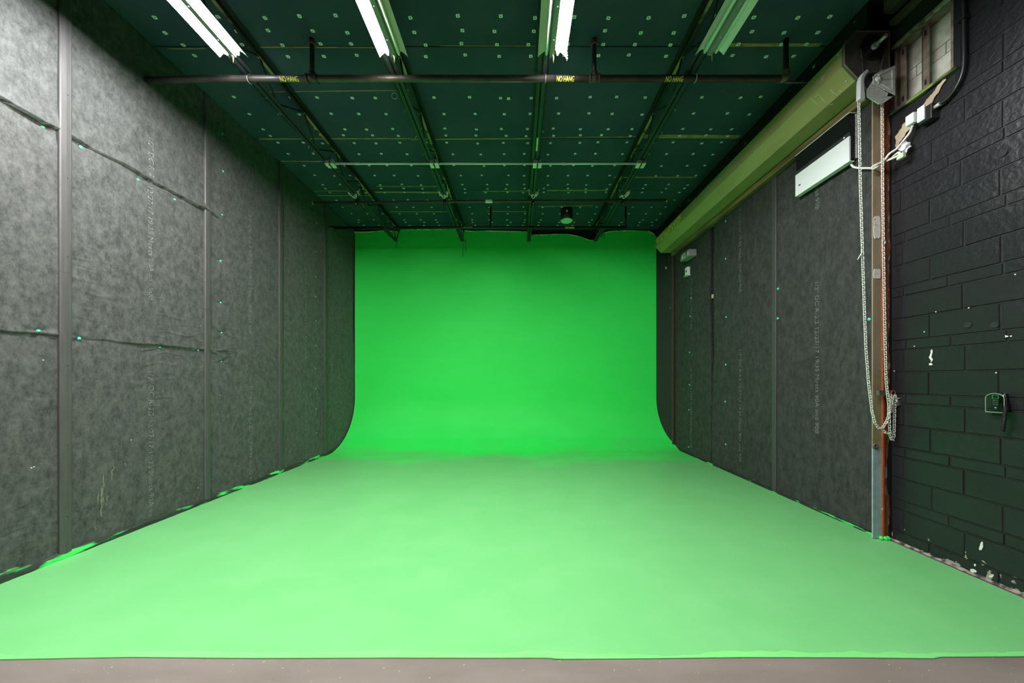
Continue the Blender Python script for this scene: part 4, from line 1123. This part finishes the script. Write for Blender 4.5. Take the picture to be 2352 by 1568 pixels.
# pale conduit with junction boxes
Y2p, z2p = 4.67, 4.632
c2 = thing('ceiling_conduit', 'thin pale conduit running between the four ceiling junction boxes', 'conduit', (0, Y2p, z2p))
for k in range(3):
    mb = MB(); mb.cyl((JX[k] + 0.03, Y2p, z2p), (JX[k + 1] - 0.0, Y2p, z2p), 0.014, 10); mb.build('conduit_length', M_CONDUIT, c2)
for px in (821, 1296):
    mb = MB(); x = X(px, Y2p); mb.cyl((x - 0.035, Y2p, z2p), (x + 0.035, Y2p, z2p), 0.0175, 10); mb.build('coupling', M_CONDUIT, c2)
bl = ['ceiling junction box at the left end of the pale conduit', 'ceiling junction box under the second joist', 'ceiling junction box under the third joist', 'ceiling junction box at the right end of the pale conduit']
def jbox():
    r = thing('junction_box', '', 'junction box', (0, 0, 0))
    mb = MB(); mb.box(-0.058, 0.058, -0.05, 0.05, 0.0, 0.062, 0.004); mb.build('box', M_GALV, r)
    mb = MB(); mb.box(-0.062, 0.062, -0.054, 0.054, -0.006, 0.0); mb.build('cover', M_CONDUIT, r)
    for s in (-1, 1):
        mb = MB(); mb.cyl((s * 0.026, 0, -0.005), (s * 0.026, 0, -0.010), 0.019, 14); mb.build('socket_face', M_WHITE, r)
    mb = MB(); mb.box(-0.008, 0.008, -0.05, 0.04, -0.016, -0.006); mb.tube([(0.0, -0.04, -0.012), (0.02, -0.07, 0.03), (0.03, -0.09, 0.07)], 0.006, 6); mb.build('plugged_lead', M_BLACK_GLOSS, r)
    return r
b0 = jbox()
for k, px in enumerate((760, 998, 1234, 1471)):
    b = b0 if k == 0 else copy_tree(b0)
    b.location = (X(px, Y2p), Y2p, z2p - 0.026)
    tag(b, bl[k], 'junction box', 'junction boxes on the ceiling conduit')
# hung pipe
Y3p, z3p = 5.60, 4.595
p3 = thing('hanging_pipe', 'black horizontal pipe hung on rope under the joists, midway to the green screen', 'pipe', (0, Y3p, z3p))
mb = MB(); mb.tube([(X(718, Y3p), Y3p, H(466, Y3p)), (X(1124, Y3p), Y3p, H(462, Y3p)), (X(1532, Y3p), Y3p, H(460, Y3p))], 0.023, 12); mb.build('pipe', mat('dark hung pipe', (0.05, 0.048, 0.035), 0.35), p3)
mb = MB(); mb.cyl((X(1115, Y3p), Y3p, H(462, Y3p)), (X(1131, Y3p), Y3p, H(462, Y3p)), 0.03, 14); mb.build('coupling', M_CONDUIT, p3)
for px in (718.5, 1531):
    x = X(px, Y3p); mb = MB(); mb.cyl((x - 0.015, Y3p, H(466 if px < 1000 else 460, Y3p)), (x + 0.015, Y3p, H(466 if px < 1000 else 460, Y3p)), 0.027, 12); mb.build('end_cap', M_BRASS, p3)
rl = ['first', 'second', 'third', 'fourth']
for k, px in enumerate((820, 1022, 1224.5, 1430)):
    x = X(px, Y3p)
    zt = ZJ
    rr = random.Random(40 + k)
    mb = MB()
    pts = []
    for q in range(34):
        a = q * 2.4 + k
        pts.append((x + 0.085 * math.sin(a * 0.83 + rr.random() * 0.5), Y3p - 0.10 - 0.04 * math.cos(a) + rr.uniform(-0.01, 0.01), zt - 0.012 + 0.025 * math.sin(a * 1.7 + rr.random()) + abs(math.sin(a * 0.83)) ** 2 * 0.085))
    mb.tube(smooth_path(pts, 4), 0.0055, 5)
    mb.tube(smooth_path([(x - 0.095, Y3p - 0.10, zt + 0.10), (x - 0.04, Y3p - 0.11, zt + 0.0), (x, Y3p - 0.05, zt - 0.022), (x + 0.05, Y3p - 0.11, zt + 0.01), (x + 0.10, Y3p - 0.10, zt + 0.11)], 5), 0.007, 6)
    tag(mb.build('rope_lashing', M_ROPE), f'knot of pale rope lashed under the {rl[k]} joist from the left', 'rope', 'rope lashings holding the hung pipe')
    h = thing('pipe_hanger', f'black pipe hanger below the rope knot of the {rl[k]} joist from the left', 'pipe hanger', (x, Y3p, z3p), 'hangers of the hung pipe')
    zpi = H(462, Y3p)
    mb = MB(); mb.box(x - 0.022, x + 0.022, Y3p - 0.036, Y3p - 0.024, zpi - 0.085, zpi + 0.07, 0.004); mb.box(x - 0.022, x + 0.022, Y3p - 0.030, Y3p + 0.03, zpi + 0.024, zpi + 0.034); mb.build('strap', M_BLACK, h)
    for dz in (0.045, -0.062):
        mb = MB(); mb.lathe((x, Y3p - 0.036, zpi + dz), (0, -1, 0), [(0, 0.009), (0.005, 0.008), (0.007, 0.002)], 10); mb.build('stud', M_WASHER, h)
# back sprinkler pipe
Y4p, z4p, r4 = 6.52, 4.585, 0.026
p4 = thing('back_sprinkler_pipe', 'far sprinkler pipe across the top of the green screen, stencilled in yellow', 'pipe', (0, Y4p, z4p))
mb = MB(); mb.cyl((-3.795, Y4p, z4p - 0.01), (X(1440, Y4p), Y4p, z4p), r4, 12); mb.build('pipe', M_PIPE_BLACK, p4)
for px in (1127, 1437):
    mb = MB(); mb.cyl((X(px, Y4p), Y4p, z4p), (X(px, Y4p), Y4p, ZC), 0.02, 10); mb.build('riser', M_PIPE_BLACK, p4)
mb = MB(); mb.cyl((X(742, Y4p) + 0.03, Y4p, z4p - 0.01), (X(766, Y4p), Y4p, z4p - 0.01), 0.032, 12); mb.build('coupling', M_PIPE, p4)
for a, b in ((883, 904), (1064, 1085), (1298, 1319)): no_hang(p4, a, b, 524, Y4p, z4p, r4)

# cylinder downlight
dl = thing('cylinder_downlight', 'black cylinder ceiling fitting with a pale round face, near the green screen', 'downlight', (0, 0, 0))
yd = 6.62; xd = X(1301.5, yd); zd = H(507, yd)
dl.location = (xd, yd, zd)
mb = MB(); mb.lathe((xd, yd, zd + 0.005), (0, 0, 1), [(0, 0.124), (0.20, 0.124), (0.205, 0.12), (ZC - zd - 0.005, 0.12)], 32); mb.build('housing', M_BLACK_GLOSS, dl)
mb = MB(); mb.lathe((xd, yd, zd - 0.004), (0, 0, 1), [(0, 0.112), (0.009, 0.116)], 32); mb.build('diffuser', M_DIFF, dl)
mb = MB(); mb.torus((xd, yd, zd + 0.002), (0, 0, 1), 0.118, 0.007, 32, 6); mb.build('trim_ring', mat('green grey ring', (0.40, 0.5, 0.42), 0.4), dl)
mb = MB(); mb.box(xd - 0.03, xd + 0.0, yd - 0.128, yd - 0.122, zd + 0.12, zd + 0.16); mb.build('maker_plate', M_WASHER, dl)

# ================================================================== FLUORESCENT FITTINGS
FZ = 4.565
def fitting(x, y0, y1, mats, label, wingm, cord):
    t = thing('fluorescent_fitting', label, 'ceiling light', (x, (y0 + y1) / 2, FZ), 'strip lights under the joists')
    mb = MB(); mb.prism([(x - 0.022, FZ - 0.017), (x + 0.022, FZ - 0.017), (x + 0.030, FZ + 0.056), (x - 0.030, FZ + 0.056)], y0, y1, 'y')
    ch = mb.build('channel', mat('grey channel', (0.28, 0.30, 0.29), 0.4), t)
    for yy in (y1 - 0.16, y1 - 0.42, y1 - 1.0):
        mb = MB(); mb.lathe((x, yy, FZ - 0.017), (0, 0, -1), [(0, 0.006), (0.003, 0.005), (0.005, 0.001)], 8); mb.build('screw', M_WHITE, ch)
    for s in (-1, 1):
        mb = MB()
        prof = [(0.031, 0.052), (0.055, 0.047), (0.085, 0.032), (0.112, 0.009), (0.132, -0.0145)]
        A = [(x + s * a, FZ + b) for a, b in prof] + [(x + s * (a + 0.002), FZ + b + 0.003) for a, b in prof[::-1]]
        mb.prism(A, y0, y1, 'y')
        mb.build('reflector', wingm, t)
        tb = MB(); tb.tube([(x + s * 0.052, y0 + 0.03, FZ), (x + s * 0.052, y1 - 0.03, FZ)], 0.0145, 12); tb.build('tube', mats[0 if s < 0 else 1], t)
        for yy in (y0 + 0.015, y1 - 0.015):
            mb = MB(); mb.box(x + s * 0.052 - 0.009, x + s * 0.052 + 0.009, yy - 0.008, yy + 0.008, FZ - 0.006, FZ + 0.055, 0.002); mb.build('lamp_holder', M_WHITE, t)
    mb = MB()
    if cord == 'chain':
        for k in range(10): mb.torus((x + 0.135, y1 - 0.05, FZ + 0.04 - k * 0.014), (1, 0, 0) if k % 2 else (0, 1, 0), 0.008, 0.002, 8, 4)
        mb.build('pull_chain', M_GALV, t)
        mb = MB()
    mb.tube([(x + 0.0, y1 - 0.03, FZ - 0.015), (x + 0.012, y1 - 0.02, FZ - 0.03), (x + 0.012, y1 - 0.02, FZ - 0.085)], [0.003, 0.005, 0.0035], 6); mb.build('pull_cord', M_BRASS, t)
    for yy in (y0 + 0.35, y1 - 0.35):
        mb = MB(); mb.cyl((x, yy, FZ + 0.055), (x, yy, ZJ - 0.001), 0.006, 8); mb.build('hanger', M_GALV, t)
    return t
YF0, YF1 = 0.62, 3.05
fitting(-2.690, YF0, YF1, (M_TUBE, M_TUBE), 'brightly lit twin tube strip light nearest the left wall', M_ENAMEL, 'rod')
fitting(-1.175, YF0, YF1, (M_TUBE_WARM, M_TUBE_OFF), 'warm glowing strip light second from the left, only its left tube lit', M_ENAMEL_WARM, 'rod')
fitting(0.320, YF0, YF1, (M_TUBE_OFF, M_TUBE_3), 'strip light third from the left, only its right tube lit', M_ENAMEL_WARM, 'chain')
fitting(1.800, YF0, YF1 - 0.02, (M_TUBE_OFF, M_TUBE_OFF), 'unlit strip light nearest the roller door, its white tubes tinted green', M_ENAMEL, 'rod')

# ================================================================== SMALL MARKS
p = on_z(1168, 226, ZC)
mb = MB(); mb.box(p[0] - 0.02, p[0] + 0.02, p[1] - 0.018, p[1] + 0.018, ZC - 0.004, ZC)
tag(mb.build('paper_tag', mat('pale paper', (0.8, 0.8, 0.62), 0.7)), 'pale square paper tag on the ceiling right of the second joist', 'paper tag')
def scuff(px0, py0, px1, py1, w, parent, m, surf, x, sgn, seed):
    """a thin ragged scrape lying on a lining"""
    a, b = Vector(on_x(px0, py0, x)), Vector(on_x(px1, py1, x))
    mb = MB(); prev = None
    n = 40
    for k in range(n + 1):
        t = k / n
        c = a.lerp(b, t)
        h = w * math.sin(PI * t) * (0.55 + 0.9 * abs(fbm(t * 6, seed)))
        dy = 0.012 * fbm(t * 5, seed + 3)
        cur = [Vector((surf(c.y + dy + s * h, c.z) + sgn * 0.0022, c.y + dy + s * h, c.z)) for s in (-1, 1)]
        if prev: mb.face([prev[0], cur[0], cur[1], prev[1]])
        prev = cur
    o = mb.build('scuff_mark', m, parent)
    o['label'] = 'pale chalky scrape'
M_SCUFF = mat('pale scrape', (0.16, 0.17, 0.12), 0.8, col2=(0.05, 0.055, 0.045), nscale=45, nstretch=(1, 1, 0.35), thr=(0.45, 0.6))
for i, (a, b, c, d, w) in enumerate(((238, 1085, 231, 1200, 0.018), (226, 1130, 224, 1160, 0.008), (262, 1062, 255, 1105, 0.008), (290, 1040, 288, 1085, 0.005), (246, 1130, 243, 1165, 0.008), (219, 1205, 221, 1225, 0.005))):
    scuff(a, b, c, d, w, blk_l[1], M_SCUFF, surf_l, XL, 1, i * 7.0)
def speck(px, py, x, surf, sgn, parent, m, r=0.007):
    p = on_x(px, py, x)
    mb = MB(); q = (surf(p[1], p[2]) if surf else x)
    mb.lathe((q - sgn * 0.001, p[1], p[2]), (sgn, 0, 0), [(0, r), (0.003, r * 0.8), (0.004, r * 0.2)], 7)
    mb.build('speck', m, parent)
M_SPECK = mat('white speck', (0.7, 0.68, 0.6), 0.7)
for px, py, bi in ((99, 827, 0), (72, 1074, 0), (78, 1072, 0), (455, 1120, 1), (460, 748, 1), (302, 1010, 1), (665, 1036, 3), (676, 1023, 3), (505, 907, 2), (548, 1070, 2)):
    speck(px, py, XL, surf_l, 1, blk_l[bi], M_SPECK, 0.005)
for px, py in ((2054, 852), (2123, 762), (2288, 856), (2150, 716), (2225, 707), (2332, 630), (2100, 795), (2322, 772)):
    speck(px, py, XB, None, -1, wall_r, M_SPECK, 0.006)
mb = MB(); p = on_x(1637, 680, XR); mb.box(3.41, 3.45, p[1] - 0.02, p[1] + 0.02, p[2] - 0.035, p[2] + 0.03)
tag(mb.build('wood_wedge', mat('pale wood', (0.55, 0.42, 0.25), 0.7)), 'small pale wood wedge stuck in the dark gap between the door linings', 'wedge')
